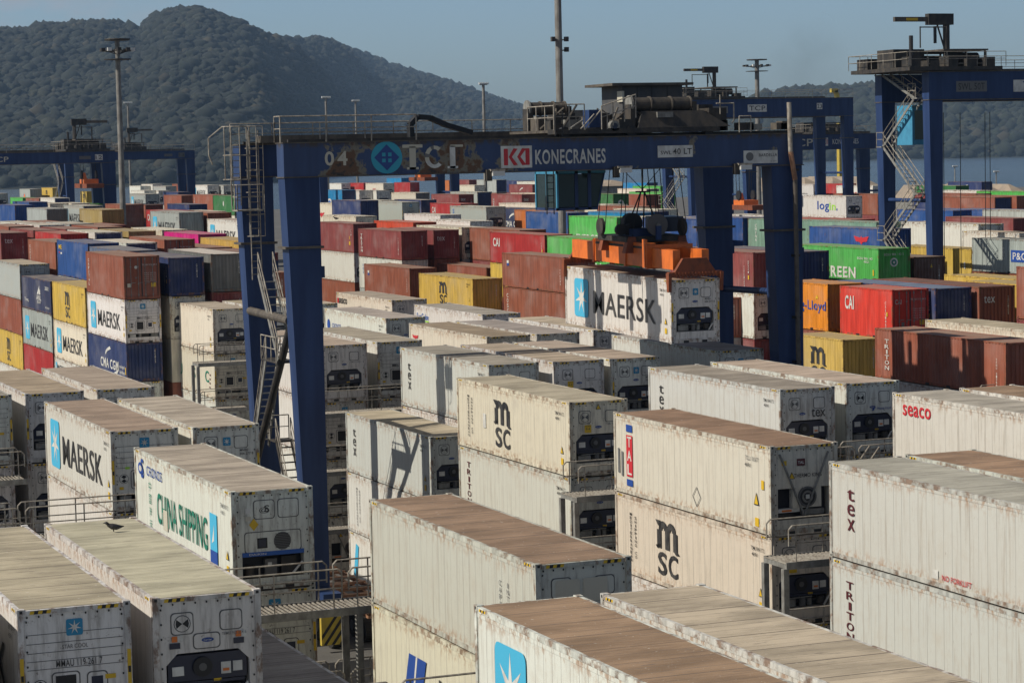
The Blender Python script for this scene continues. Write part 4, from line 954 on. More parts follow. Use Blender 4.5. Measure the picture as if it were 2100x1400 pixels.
def far_mesh(L, H, ty, lg, en, rf):
    Lm = LNm[L]; b = MB(); re_ = ty == 'R' and en not in ENDC; pm = 'reefer_side' if ty == 'R' else 'container_paint'
    for x in (0, WD-.13):
        for y in (0, Lm-.13): b.box(x, y, 0, x+.13, y+.13, H, 'frame_paint')
    for x in (0.006, WD-.106): b.box(x, .13, .02, x+.1, Lm-.13, .16, 'frame_paint'); b.box(x, .13, H-.11, x+.1, Lm-.13, H-.004, 'frame_paint')
    for y in (.006, Lm-.106): b.box(.13, y, .02, WD-.13, y+.1, .2, 'frame_paint'); b.box(.13, y, H-.13, WD-.13, y+.1, H-.008, 'frame_paint')
    b.face([(.03, .1, .1), (.03, .1, H-.06), (.03, Lm-.1, H-.06), (.03, Lm-.1, .1)], pm); b.face([(WD-.03, .1, .1), (WD-.03, Lm-.1, .1), (WD-.03, Lm-.1, H-.06), (WD-.03, .1, H-.06)], pm)
    b.face([(.08, .08, H-.02), (WD-.08, .08, H-.02), (WD-.08, Lm-.08, H-.02), (.08, Lm-.08, H-.02)], 'roof_far' if ty == 'R' or rf else 'container_paint')
    b.face([(.1, Lm-.05, .1), (.1, Lm-.05, H-.08), (WD-.1, Lm-.05, H-.08), (WD-.1, Lm-.05, .1)], pm)
    if re_:
        b.add(m_unit(en or 'car', H))
    else:
        e = m_corr_end(H)
        if en in ENDC: e.ms = ['end_'+ENDC[en]]
        b.add(e)
        q = logo_end(en, H) if en in ('text2', 'dot') else None
        if q: b.add(q)
    q = logo(lg, Lm, H) if lg else None
    if q: b.add(q)
    return b
make_dirty('roof_far', (.48, .44, .36), (.30, .26, .20), .6)
for q in ('nv', 'gr2', 'mr'): make_dirty('end_'+q, tuple(COL[q]), tuple(x*.7 for x in COL[q]), 1)
HIDDEN = set(HIDX)
CL = []
for i, ln in enumerate(CT.strip().split('\n')):
    x, y, zt, L, H, ty, col, lg, en, rf, g = ln.split(); x, y, zt, H = map(float, (x, y, zt, H)); L = int(L); lg, en, rf = ('' if q == '-' else q for q in (lg, en, rf))
    CL.append([x, y, zt, L, H, ty, col, lg, en, rf, int(g), None])
hm = MB(); hcols = []
for i, c in enumerate(CL):
    x, y, zt, L, H, ty, col, lg, en, rf, g, _ = c
    if i in HIDDEN:
        n0 = len(hm.f); hm.box(x+.01, y+.01, zt-H+.01, x+WD-.01, y+LNm[L]-.01, zt-.01, 'lower_tier'); hcols += [COL[col]]*(len(hm.f)-n0); continue
    if y*cos(YAW)+x*sin(YAW) < 232: r = full_container(i, (x, y, zt-H), L, H, ty, col, lg, en, rf)
    else:
        me = cached(('far', L, H, ty, lg, en, rf), lambda: far_mesh(L, H, ty, lg, en, rf), 'container'); r = link('container', me, None, (x, y, zt-H)); r['category'] = 'container'; r.color = (*jit(COL[col], i), 1)
    c[11] = r
# everything under the listed tiers that no one sees: one mesh down to the ground
low = {}
for c in CL:
    q = low.setdefault(c[10], [c[0], c[1], c[2]-c[4], c[3], c[6]]); q[2] = min(q[2], c[2]-c[4])
for g, (x, y, zb, L, col) in low.items():
    k = 0
    while zb > .3:
        h = min(2.9, zb-.02); n0 = len(hm.f); hm.box(x+.02, y+.02, zb-h+.01, x+WD-.02, y+LNm[L]-.02, zb-.01, 'lower_tier'); cc = COL[random.Random(g*5+k).choice(['br', 'wh', 'mr', 'nv', 'gy', 'cr'])]; hcols += [cc]*(len(hm.f)-n0); zb -= 2.91; k += 1
n = NT('lower_tier', .6); at = n.new('Attribute', attribute_name='col', attribute_type='GEOMETRY'); st = n.noise(n.coord((3, 3, .4), False), 1.2, 5); n.out(n.mix(1, at.outputs['Color'], n.mix(n.ramp(st, .3, .75), .7, 1.05), 'MULTIPLY'))
me = hm.mesh('lower_container_tiers'); a = me.attributes.new('col', 'FLOAT_COLOR', 'FACE'); a.data.foreach_set('color', np.array([(*c, 1) for c in hcols], dtype='f').ravel())
tag(link('lower_container_tiers', me), kind='stuff')
# the hoisted container
HM = full_container(900, (46.78, 98.09, 21.09-5.82-2.9), 40, 2.9, 'R', 'wh', 'mk', 'mkc', 'brown2', R(1.12))
HM['label'] = 'white reefer container with blue star panel hanging from the orange spreader in mid air'
HM['group'] = 'white and cream refrigerated containers'
# ---- labels: look first, then neighbours, then order from the left among like ones
def scr(p):
    d = Vector(p)-Vector((0, 0, CAMZ)); f = d.dot(fw); return 1050+4935.9*d.dot(Rv)/f, 700-4935.9*d.dot(Uv)/f, f
vis = [c for c in CL if c[11] is not None]
for c in vis: c.append(scr((c[0]+WD/2, c[1]+1, c[2]-c[4]*.4)))
def cname(c): return CN[c[6]]
def nb(c, side):
    best = None
    for d in vis:
        if d is c: continue
        dx = (d[12][0]-c[12][0])*side; px = 2.438*4936/c[12][2]
        if .5*px < dx < 3.2*px and abs(d[12][1]-c[12][1]) < .7*px and abs(d[12][2]/c[12][2]-1) < .22:
            if best is None or dx < best[0]: best = (dx, d)
    return best and best[1]
ORD = 'first second third fourth fifth sixth seventh eighth ninth tenth eleventh twelfth thirteenth fourteenth fifteenth sixteenth seventeenth eighteenth nineteenth twentieth'.split()
NUM = 'zero one two three four five six seven eight nine ten eleven twelve thirteen fourteen fifteen sixteen seventeen eighteen nineteen twenty'.split()
bases = {}
def short(b): return b if len(b.split()) <= 11 else ' '.join(b.split()[:11])
for c in vis:
    kd = 'reefer' if c[5] == 'R' else ('short steel' if c[3] == 20 else 'steel')
    b = f"{cname(c)} {kd} container" if c[5] == 'R' or c[7] in LN_ or c[8] in ('door', 'doorc', 'text2') or c[8] in ENDC else f"plain {cname(c)} {kd} container" 
    if c[7] in LN_: b += ' '+LN_[c[7]]
    elif c[8] in ('door', 'doorc'): b += ' with barred doors'
    elif c[8] == 'text2': b += ' with pale three letter name on its end'
    elif c[8] in ENDC: b += f' with {CN[ENDC[c[8]]]} end'
    elif c[9] in ('brown', 'brown2') and c[5] == 'R': b += ' with brown dusty roof'
    elif c[9].startswith('grey') and c[5] == 'R': b += ' with grey roof'
    elif c[8].startswith('star') and c[5] == 'R': b += ' with ribbed end and black fan square'
    elif c[8] == 'thermo' and c[5] == 'R': b += ' with braced round fan end'
    bases.setdefault(b, []).append(c)
used = set()
for b, cs in bases.items():
    if len(cs) == 1: cs[0][11]['label'] = b; used.add(b); continue
    cand = {}
    for c in cs:
        up_ = [d for d in vis if d[10] == c[10] and abs(d[2]-d[4]-c[2]) < .1]; dn = [d for d in vis if d[10] == c[10] and abs(c[2]-c[4]-d[2]) < .1]
        l, r = nb(c, -1), nb(c, 1); o = []
        zone = 'near' if c[12][2] < 140 else 'mid' if c[12][2] < 260 else 'far'
        if up_: o.append(f"under a {cname(up_[0])} one")
        if dn: o.append(f"on top of a {cname(dn[0])} one")
        if l and r: o.append(f"between {cname(l)} and {cname(r)} ones")
        if l: o.append(f"right of a {cname(l)} one")
        if r: o.append(f"left of a {cname(r)} one")
        cand[id(c)] = o
    cnt = {}
    for o in cand.values():
        for q in o: cnt[q] = cnt.get(q, 0)+1
    rest = []
    for c in cs:
        ok = [q for q in cand[id(c)] if cnt[q] == 1 and len((b+' '+q).split()) <= 15]
        if ok: c[11]['label'] = f"{b}, {ok[0]}"
        else: rest.append(c)
    allx = sorted(cs, key=lambda c: c[12][0]); N = len(cs)
    def od(c): return allx.index(c)
    for c in rest:
        k = od(c); j = N-1-k
        if k == 0: t = f"leftmost of {N if N > 20 else NUM[N]} such"
        elif j == 0: t = f"rightmost of {N if N > 20 else NUM[N]} such"
        elif k <= j: t = f"{ORD[k] if k < 20 else str(k+1)+'th'} from the left of such"
        else: t = f"{ORD[j] if j < 20 else str(j+1)+'th'} from the right of such"
        c[11]['label'] = f"{b}, {t}"
for c in vis:
    z = c[12][2]; c[11]['group'] = 'white and cream refrigerated containers' if c[5] == 'R' else 'coloured steel containers in stacks'
# ---------------------------------------------------------------- gantry cranes
def tleg(b, xa, xb, ya, yb, z0, z1, taper, m='crane_blue', ty=.12):
    """box leg whose left face leans in towards the foot"""
    b.hexa([(xa+taper, ya+ty, z0), (xb, ya+ty, z0), (xb, yb-ty*.4, z0), (xa+taper, yb-ty*.4, z0), (xa, ya, z1), (xb, ya, z1), (xb, yb, z1), (xa, yb, z1)], m)
def stairs(b, p, q, w=.75, steps=10, m='galv', hand=True, axis='y'):
    p = Vector(p); q = Vector(q); side = Vector((w/2, 0, 0)) if axis == 'y' else Vector((0, w/2, 0))
    for s in (-1, 1):
        b.beam(p+side*s, q+side*s, .05, .2, m)
        if hand:
            z = Vector((0, 0, 1)); b.tube(p+side*s+z, q+side*s+z, .028, 6, 'rail_steel'); b.tube(p+side*s+z*.5, q+side*s+z*.5, .022, 6, 'rail_steel')
            for k in range(4): a = p+side*s+(q-p)*k/3; b.tube(a, a+z, .025, 6, 'rail_steel')
    for k in range(1, steps):
        a = p+(q-p)*k/steps; v = Vector((0, .12, 0)) if axis == 'y' else Vector((.12, 0, 0)); b.hexa([a-side-v+Vector((0, 0, -.02)), a+side-v+Vector((0, 0, -.02)), a+side+v+Vector((0, 0, -.02)), a-side+v+Vector((0, 0, -.02)), a-side-v+Vector((0, 0, .02)), a+side-v+Vector((0, 0, .02)), a+side+v+Vector((0, 0, .02)), a-side+v+Vector((0, 0, .02))], m)
def ladder(b, x, y, z0, z1, w=.45, cage=True, m='rail_steel', face=-1):
    for s in (0, w): b.tube((x+s, y, z0), (x+s, y, z1), .028, 6, m)
    k = z0+.25
    while k < z1: b.tube((x, y, k), (x+w, y, k), .018, 5, m); k += .3
    if cage:
        k = z0+2.0; r = .42; rings = []
        while k < z1+.9:
            pts = [(x+w/2+r*cos(t), y+face*(.1+r*.9*sin(t)), k) for t in [pi*i/6 for i in range(7)]]; b.path(pts, .02, 5, m); rings.append(pts); k += 1.0
        for j in (1, 3, 5):
            for a, c in zip(rings, rings[1:]): b.tube(a[j], c[j], .018, 5, m)
def wheel(b, x, y, r=.75, w=.42):
    b.tube((x-w/2, y, r), (x+w/2, y, r), r, 20, 'tyre'); b.tube((x-w/2-.02, y, r), (x+w/2+.02, y, r), r*.5, 14, 'galv')
def bogie(root_, x, y, s=1):
    b = MB(); b.box(x-.35, y-1.7, 1.15, x+.35, y+1.7, 1.75, 'crane_blue'); o = b.build('bogie', root_)
    for dy in (-.95, .95): w = MB(); wheel(w, x, y+dy); w.build('wheel', o)
    return o
def trolley_simple(rt, x0, x1, y0, y1, z, jib=True, side=1):
    """machinery trolley on top of the girders: deck, drums, sheds, rails"""
    b = MB(); b.box(x0, y0-.6, z, x1, y1+.6, z+.28, 'machine')
    for x in np.linspace(x0+.4, x1-1.2, 5): b.box(x, y0-.2, z+.28, x+.8, y0+1.2, z+.7+.35*abs(sin(x*3)), 'machine')
    for x in np.linspace(x0+.2, x1-1.0, 5): b.box(x, y1-1.6, z+.28, x+.9, y1, z+.8+.4*abs(cos(x*2)), 'machine')
    b.box(x0+.5, (y0+y1)/2-1.2, z+.28, x0+3.2, (y0+y1)/2+1.2, z+1.7, 'machine'); b.box(x1-4.5, y0+.4, z+1.5, x1-.6, y1-.4, z+1.62, 'duct')
    for x in (x1-4.3, x1-2.5, x1-.8):
        for y in (y0+.6, y1-.6): b.box(x, y, z+.28, x+.12, y+.12, z+1.5, 'machine')
    t = b.build('trolley', rt)
    d = MB(); d.tube((x1-3.9, y0+1.1, z+.95), (x1-1.2, y0+1.1, z+.95), .42, 16, 'machine'); d.tube((x1-3.9, y1-1.1, z+.95), (x1-1.2, y1-1.1, z+.95), .42, 16, 'machine'); d.build('cable_drum', t)
    r = MB(); r.rail((x0-.2, y0-.6, z+.28), (x1+.3, y0-.6, z+.28)); r.rail((x0-.2, y1+.6, z+.28), (x1+.3, y1+.6, z+.28)); r.rail((x0-.2, y0-.6, z+.28), (x0-.2, y1+.6, z+.28)); r.build('railing', t)
    if jib:
        j = MB(); jx = x1-2.2 if side > 0 else x0+2.2; y = (y0+y1)/2; j.tube((jx, y, z+.3), (jx, y, z+4.1), .26, 10, 'machine'); j.box(jx-1.7*side if side > 0 else jx-.4, y-.28, z+3.6, jx+.5 if side > 0 else jx+1.7, y+.28, z+4.45, 'machine')
        e = jx-4.6*side; j.box(min(e, jx-1.7*side), y-.14, z+3.85, max(e, jx-1.7*side), y+.14, z+4.2, 'duct'); j.beam((jx-1.0*side, y, z+3.5), (jx-1.0*side, y, z+2.2), .18, .18, 'black'); j.beam((jx-.8*side, y, z+3.6), (jx-.1*side, y, z+1.6), .1, .1, 'machine')
        if abs(z-28) < 6 and side > 0: j.box(jx-3.6, y-.16, z+3.92, jx-2.6, y-.15, z+4.12, 'yellow')
        j.build('jib', t)
        g = MB(); gx = x0+1.6; g.tube((gx, y0+.5, z+1.7), (gx, y0+.5, z+3.3), .06, 6, 'machine'); g.tube((gx+2.3, y0+.5, z+1.6), (gx+2.3, y0+.5, z+3.3), .09, 6, 'machine'); g.tube((gx, y0+.5, z+3.25), (gx+2.3, y0+.5, z+3.25), .05, 6, 'machine'); g.tube((x0+.5, y0, z+.3), (x0+.5, y0, z+2.6), .16, 8, 'black'); g.build('frame', t)
    return t
def gantry(x0, x1, yf, zt, gh, label, lw=1.6, gd=1.05, dy=7.2, trol=None, signs=(), stair=None, far=True, legs=(1, 1), jib=True, jside=1, flange=None):
    rt = root('gantry_crane', (x0, yf, 0), label, 'gantry crane', 'blue rubber tyred gantry cranes')
    P = lambda b, n: b.build(n, rt, (-x0, -yf, 0))
    zb = zt-gh; yr = yf+dy
    for i, y in enumerate((yf, yr)):
        b = MB(); b.box(x0, y, zb, x1, y+gd, zt, 'crane_blue'); b.box(x0-.03, y-.06, zt, x1+.03, y+gd+.06, zt+.06, 'duct'); b.box(x0-.03, y-.05, zb-.06, x1+.03, y+gd+.05, zb, 'duct'); P(b, 'girder')
        for j, x in enumerate((x0, x1-lw)):
            b = MB(); tleg(b, x+.02, x+lw-.02, y+.02, y+gd-.02, 2.2, zb-.06, lw*.36); fl = flange or zb-3.1; b.box(x-.02, y-.07, fl, x+lw+.08, y+gd+.07, fl+.1, 'duct'); P(b, 'leg')
    for x in (x0+lw*.68, x1-lw*.32):
        b = MB(); b.box(x-.5, yf-1.2, 1.7, x+.4, yr+gd+1.2, 2.25, 'crane_blue'); P(b, 'sill_beam')
        b = MB(); b.tube((x-.2, yf+gd, zb*.69), (x-.2, yr, zb*.69), .16, 10, 'crane_blue'); P(b, 'tie_tube')
        for y in (yf-.3, yr+gd+.3): o = bogie(rt, x, y); o.location = (-x0, -yf, 0)
    b = MB(); b.rail((x0, yf+.05, zt+.06), (x1, yf+.05, zt+.06), 1.1, 2.2); b.rail((x0, yr+gd-.05, zt+.06), (x1, yr+gd-.05, zt+.06), 1.1, 2.2); P(b, 'railing')
    b = MB(); b.box(x0+.3, yr-.5, zt+.1, x1-.3, yr-.1, zt+.42, 'duct'); P(b, 'cable_tray')
    if trol:
        t = trolley_simple(rt, trol[0], trol[1], yf+.2, yr+gd-.2, zt+.12, jib, jside); t.location = (-x0, -yf, 0)
    f = lambda a, z: (a, yf-.02, z); f2 = lambda a, z: (a, yf-.035, z)
    for k, (tx, a, z, w, h, pm, lm) in enumerate(signs):
        b = MB()
        if pm: rrect(b, f, a, z, w, h, .02, pm)
        if tx: text(b, f2, tx, a, z, w*.86 if pm else w, h*.66 if pm else h, lm, .02)
        P(b, 'sign')
    if stair:
        b = MB(); xs = stair; zz = zb; k = 0; z = 3.0
        ya, yb = yf+gd+.6, yr-.6
        while z < zt-1.5:
            z2 = min(z+3.6, zt); a, c = ((ya, yb) if k % 2 == 0 else (yb, ya)); stairs(b, (xs, a, z), (xs, c, z2), .8, 12); b.box(xs-.6, c-(.6 if k % 2 else -.0)-.1, z2-.05, xs+.6, c+.7-(.6 if k % 2 else 0), z2+.03, 'galv'); b.rail((xs-.6, c-.5, z2), (xs-.6, c+.6, z2)); z = z2; k += 1
        P(b, 'stairway')
    return rt
# near crane, built with everything the photo shows
NX0, NX1, NYF, NZT, NZB = 29.41, 54.65, 100.0, 21.74, 20.31
nc = root('gantry_crane', (NX0, NYF, 0), 'near blue gantry crane with peeling emblem, rust blooms and big white lettering', 'gantry crane', 'blue rubber tyred gantry cranes')
def NP(b, n, par=None): return b.build(n, par or nc, (-NX0, -NYF, 0) if par is None else None)
for i, y in enumerate((100.0, 107.2)):
    b = MB(); b.box(0, y-NYF, NZB, NX1-NX0, y-NYF+1.05, NZT, 'girder_blue' if i == 0 else 'crane_blue'); b.box(-.04, y-NYF-.07, NZT, NX1-NX0+.04, y-NYF+1.12, NZT+.05, 'duct'); b.box(-.04, y-NYF-.07, NZB-.05, NX1-NX0+.04, y-NYF+1.12, NZB, 'duct')
    b.box(.35, y-NYF+.45, NZT+.05, NX1-NX0-.3, y-NYF+.6, NZT+.17, 'machine'); o = b.build('girder', nc)
for y in (100.0, 107.2):
    for x, w in ((29.41, 1.60), (52.98, 1.65)):
        b = MB(); tleg(b, x+.02, x+w-.02, y+.02, y+1.03, 2.3, NZB-.05, .62 if x < 40 else .62); b.box(x-.06, y-.09, 17.2, x+w+.08, y+1.13, 17.3, 'duct'); b.box(x+w, y+.3, 15.9, x+w+.2, y+.45, 16.4, 'crane_blue'); NP(b, 'leg')
for x in (30.6, 54.1):
    b = MB(); b.box(x-.45, 98.4, 1.75, x+.4, 110.0, 2.35, 'crane_blue'); NP(b, 'sill_beam')
    for y in (99.4, 108.9): o = bogie(nc, x, y); o.location = (-NX0, -NYF, 0)
b = MB(); gx = 30.15; b.box(gx-.45, 97.35, .35, gx+.75, 97.6, 1.75, 'yellow_guard')
for k in range(5):
    a = gx-.75+k*.36; P_ = [(a, .36), (a+.15, .36), (a+1.15, 1.74), (a+1.0, 1.74)]; P_ = [(min(max(p, gx-.44), gx+.74), q if gx-.44 <= p <= gx+.74 else (q+(min(max(p, gx-.44), gx+.74)-p)*1.38)) for p, q in P_]; poly(b, fr_end(97.34), P_, 'black')
NP(b, 'wheel_guard')
b = MB(); b.tube((29.75, 101.0, 14.05), (29.75, 107.3, 14.15), .19, 12, 'duct'); NP(b, 'tie_tube')
b = MB(); b.tube((29.85, 101.4, 13.6), (29.85, 106.3, 8.4), .17, 12, 'machine'); b.tube((29.85, 106.3, 8.4), (29.85, 107.3, 7.2), .17, 12, 'machine'); NP(b, 'brace')
b = MB(); b.tube((53.9, 101.0, 14.3), (53.9, 107.3, 14.2), .16, 12, 'crane_blue'); NP(b, 'tie_tube')
b = MB(); stairs(b, (30.0, 105.4, 15.9), (30.0, 102.6, 12.2), .7, 11); stairs(b, (30.0, 104.6, 12.1), (30.0, 107.0, 7.9), .7, 13); stairs(b, (30.4, 104.7, 8.4), (30.4, 102.6, 5.2), .7, 10, 'machine')
b.box(29.6, 102.6, 12.05, 30.5, 105.2, 12.13, 'machine'); b.rail((29.6, 102.7, 12.1), (29.6, 105.1, 12.1), 1.1, .8); b.box(30, 104.6, 8.3, 30.9, 105.6, 8.38, 'machine'); b.rail((30.0, 105.5, 8.35), (30.9, 105.5, 8.35), 1.1, .8); NP(b, 'stairway')
b = MB(); ladder(b, 29.75, 106.75, 15.6, 22.4, .45, True); b.box(29.0, 106.2, 18.75, 30.2, 107.15, 18.82, 'rail_steel'); b.rail((29.0, 106.2, 18.8), (30.2, 106.2, 18.8), 1.15, .6); b.rail((29.0, 106.2, 18.8), (29.0, 107.1, 18.8), 1.15, .6); NP(b, 'ladder')
b = MB(); ladder(b, 28.95, 107.0, 19.0, 22.5, .45, False)
for z in (20.2, 21.3, 22.6): b.path([(28.6+.62*(1-cos(t)), 107.0-.65*sin(t), z) for t in [pi*i/6 for i in range(7)]], .03, 6)
for k in range(5): t = pi*(k+.5)/5; b.tube((28.6+.62*(1-cos(t)), 107.0-.65*sin(t), 20.2), (28.6+.62*(1-cos(t)), 107.0-.65*sin(t), 22.6), .026, 6, 'rail_steel')
b.path([(28.1, 107.0, 20.9), (27.95, 107.0, 21.3), (27.95, 107.0, 22.1), (28.6, 107.0, 22.6)], .035, 6); NP(b, 'ladder_cage')
b = MB(); b.rail((29.3, 100.05, NZT+.05), (35.5, 100.05, NZT+.05), 1.12, 2.4, .032); b.rail((29.3, 100.95, NZT+.05), (35.5, 100.95, NZT+.05), .85, 2.4); b.rail((29.3, 100.05, NZT+.05), (29.3, 100.95, NZT+.05), 1.12, .9); NP(b, 'railing')
b = MB(); b.rail((29.3, 108.2, NZT+.05), (45.2, 108.2, NZT+.05), .95, 2.1, .028); NP(b, 'railing')
b = MB(); b.box(30.2, 106.3, NZT+.1, 45.2, 107.0, NZT+.42, 'duct'); NP(b, 'cable_tray')
b = MB(); pts = [(36.3, 103, 21.95), (36.25, 103, 22.5), (36.6, 103, 22.85), (37.2, 103, 22.8), (38.0, 103, 22.45), (39.2, 103, 22.1)]
for p, q in zip(pts, pts[1:]): b.beam(p, q, .4, .22, 'black')
NP(b, 'energy_chain')
b = MB(); b.tube((53.83, 99.75, 23.2), (53.88, 99.75, 20.9), .11, 10, 'rail_steel'); b.tube((53.88, 99.75, 20.9), (54.1, 99.75, 19.6), .12, 10, 'wood_rust'); b.tube((54.1, 99.75, 19.6), (54.2, 99.75, 3), .11, 10, 'duct')
for z in (20.0, 16.0, 13.1, 11.0): b.box(54.0, 99.7, z, 54.3, 100.1, z+.12, 'black')
NP(b, 'exhaust_pipe')
for a in (39.0, 45.2, 51.3):
    b = MB(); b.box(a-.12, 99.55, NZB-.18, a+.45, 99.9, NZB+.03, 'lamp_glass'); b.box(a-.2, 99.6, NZB+.03, a+.5, 100.0, NZB+.12, 'rail_steel'); b.box(a-.35, 99.7, NZB-.4, a-.1, 99.95, NZB+.1, 'machine'); NP(b, 'floodlight')
f = lambda a, z: (a, 99.985, z); f2 = lambda a, z: (a, 99.978, z); f3 = lambda a, z: (a, 99.971, z)
b = MB(); text(b, f, '0', 31.46, 21.06, .42, .62, 'beige_ink', .05); text(b, f, '4', 32.05, 21.06, .46, .62, 'beige_ink', .05); NP(b, 'lettering')
b = MB(); disc(b, f, 34.08, 21.05, .72, .70, 'cyan_sign', 30); poly(b, f2, [(33.5, 21.05), (34.08, 21.62), (34.66, 21.05), (34.08, 20.48)], 'logo_blue')
for s_, t_ in ((-1, 1), (1, 1), (-1, -1), (1, -1)): rrect(b, f3, 34.08+.14*s_, 21.05+.13*t_, .16, .16, .01, 'cyan_sign')
NP(b, 'emblem')
b = MB()
rrect(b, f, 35.28, 21.52, .94, .14, .02, 'beige_ink'); rrect(b, f, 35.28, 21.0, .30, 1.0, .02, 'beige_ink'); rrect(b, f, 35.28, 20.55, .55, .1, .02, 'beige_ink')
for q in range(12):
    t0, t1 = R(50+q*22), R(50+(q+1)*22); m_ = 'label_white' if q > 6 else 'grey_ink' if q in (2, 5) else 'beige_ink'; poly(b, f2, [(36.3+.46*cos(t0), 21.03+.5*sin(t0)), (36.3+.26*cos(t0), 21.03+.34*sin(t0)), (36.3+.26*cos(t1), 21.03+.34*sin(t1)), (36.3+.46*cos(t1), 21.03+.5*sin(t1))], m_)
rrect(b, f, 37.15, 21.0, .26, 1.0, .02, 'label_white'); rrect(b, f, 37.15, 20.56, .5, .1, .02, 'label_white'); rrect(b, f, 37.35, 21.5, .6, .1, .02, 'beige_ink'); NP(b, 'peeling_lettering')
b = MB(); rrect(b, f, 40.19, 20.95, 1.5, .98, .01, 'label_white')
for x_ in (39.68, 40.72): rrect(b, f2, x_, 20.95, .2, .74, .03, 'maroon_red' if False else 'red')
for x_, s_ in ((39.95, 1), (40.36, 1)):
    for d_ in (1, -1): poly(b, f2, [(x_-.14, 20.95), (x_+.02, 20.95), (x_+.3, 20.95+.36*d_), (x_+.1, 20.95+.38*d_)], 'red')
NP(b, 'sign')
b = MB(); text(b, f, 'KONECRANES', 42.82, 20.92, 3.45, .66, 'label_white', .055); NP(b, 'lettering')
b = MB(); rrect(b, f, 48.04, 21.04, 1.78, .54, .01, 'label_white'); text(b, f2, 'SWL', 47.57, 20.99, .55, .17, 'letter_black', .02); text(b, f2, '40 LT', 48.4, 21.04, .95, .27, 'letter_black', .03); NP(b, 'sign')
b = MB(); rrect(b, f, 52.43, 20.70, 1.78, .6, .01, 'label_white'); text(b, f2, 'BARDELLA', 52.82, 20.78, .95, .14, 'letter_black', .02); disc(b, f2, 51.86, 20.72, .2, .2, 'grey_ink', 18); text(b, f2, 'H. 2011', 53.1, 20.49, .3, .07, 'letter_black', 0); NP(b, 'sign')
# trolley of the near crane
tr = MB(); tr.box(42.1, 99.9, 21.92, 50.3, 100.9, 22.15, 'machine'); tr.box(42.1, 107.3, 21.92, 50.3, 108.2, 22.15, 'machine'); tr.box(42.4, 100.9, 22.0, 44.0, 107.3, 22.12, 'duct'); tr.box(45.5, 100.9, 22.0, 50.0, 107.3, 22.15, 'machine')
tr.hexa([(46.2, 100.0, 22.15), (50.9, 100.0, 22.15), (50.9, 101.6, 22.15), (46.2, 101.6, 22.15), (46.5, 100.2, 22.9), (49.6, 100.2, 22.9), (49.6, 101.4, 22.9), (46.5, 101.4, 22.9)], 'machine')
tr.box(45.3, 100.1, 22.15, 46.1, 101.2, 22.55, 'machine'); tr.box(43.9, 100.3, 22.2, 44.5, 101.0, 23.0, 'crane_blue')
for x in (42.6, 45.9, 49.8): tr.tube((x, 100.05, 22.0), (x, 100.35, 22.0), .25, 12, 'black')
for k in range(34): r_ = random.Random(k); x = 42.6+r_.random()*7.6; y = 101.3+r_.random()*5.5; tr.box(x, y, 22.1, x+.3+r_.random()*.6, y+.3+r_.random()*.7, 22.5+r_.random()*.7, r_.choice(['machine', 'machine', 'duct', 'galv']))
for k in range(10): r_ = random.Random(k+50); x = 49.2+r_.random()*4.6; tr.box(x, 100.2, 21.95, x+.25+r_.random()*.4, 100.8, 22.05+r_.random()*.4, r_.choice(['machine', 'duct', 'galv']))
tr.tube((50.6, 107.5, 22.25), (53.2, 107.5, 22.25), .16, 10, 'duct')
for k in range(14):
    r_ = random.Random(k+80); x = 42.4+r_.random()*7.4; y = 100.3+r_.random()*6; tr.tube((x, y, 22.2), (x+r_.uniform(-.3, 1.2), y+r_.uniform(-.2, 1.0), 22.4+r_.random()*.9), .05, 6, r_.choice(['duct', 'galv', 'machine']))
tr.box(46.4, 100.25, 22.75, 49.7, 101.2, 22.85, 'duct'); tr.box(47.2, 100.05, 22.6, 48.0, 100.2, 22.85, 'galv'); tr.box(49.9, 100.2, 22.1, 50.8, 101.2, 23.0, 'machine')
T = NP(tr, 'trolley')
def drum(x0, x1, y, z, r):
    d = MB(); d.tube((x0, y, z), (x1, y, z), r*.86, 20, 'machine')
    for x in (x0, x0+(x1-x0)*.3, x0+(x1-x0)*.65, x1-.08): d.tube((x, y, z), (x+.07, y, z), r, 20, 'duct')
    d.tube((x0-.1, y, z), (x0, y, z), r*1.15, 20, 'galv'); d.box(x0-.15, y-.35, 22.1, x0+.1, y+.35, z, 'machine'); d.box(x1, y-.35, 22.1, x1+.2, y+.35, z+.1, 'machine'); d.build('cable_drum', T)
drum(46.1, 49.1, 100.6, 23.22, .36); drum(42.6+.9, 45.4, 106.6, 23.2, .36)
b = MB(); b.box(46.9, 103.2, 22.1, 50.0, 105.6, 24.15, 'house_grey'); b.box(46.2, 102.8, 24.15, 50.4, 106.0, 24.27, 'duct')
for x in (47.65, 48.4, 49.2): b.box(x, 103.185, 22.2, x+.02, 103.2, 24.1, 'black')
b.box(46.8, 103.0, 23.4, 46.9, 103.6, 23.9, 'beige_ink'); o = b.build('machinery_house', T)
b = MB(); b.rail((42.0, 99.9, 22.1), (43.5, 99.9, 22.1), 1.15, .7, .03); b.rail((44.3, 99.8, 22.1), (46.0, 99.8, 22.6), 1.05, .6, .03); b.rail((42.0, 99.9, 22.1), (42.0, 103, 22.1), 1.1, 1.0); b.path([(43.5, 99.9, 22.1), (44.3, 99.85, 23.0), (44.6, 99.85, 22.8), (44.6, 99.85, 22.1)], .03); b.path([(43.2, 100.0, 22.0), (44.0, 99.95, 22.8)], .03)
b.path([(50.1, 99.85, 23.2), (51.0, 99.85, 23.2), (51.0, 99.85, 22.4), (50.9, 99.85, 22.3)], .035); b.path([(51.3, 99.9, 21.85), (51.3, 99.9, 22.6), (51.9, 99.9, 22.6), (51.9, 99.9, 21.85)], .03); b.rail((50.3, 107.9, 21.9), (54.2, 107.9, 21.9), .9, 1.3); b.tube((50.3, 99.85, 22.7), (50.3, 99.85, 23.6), .03, 6)
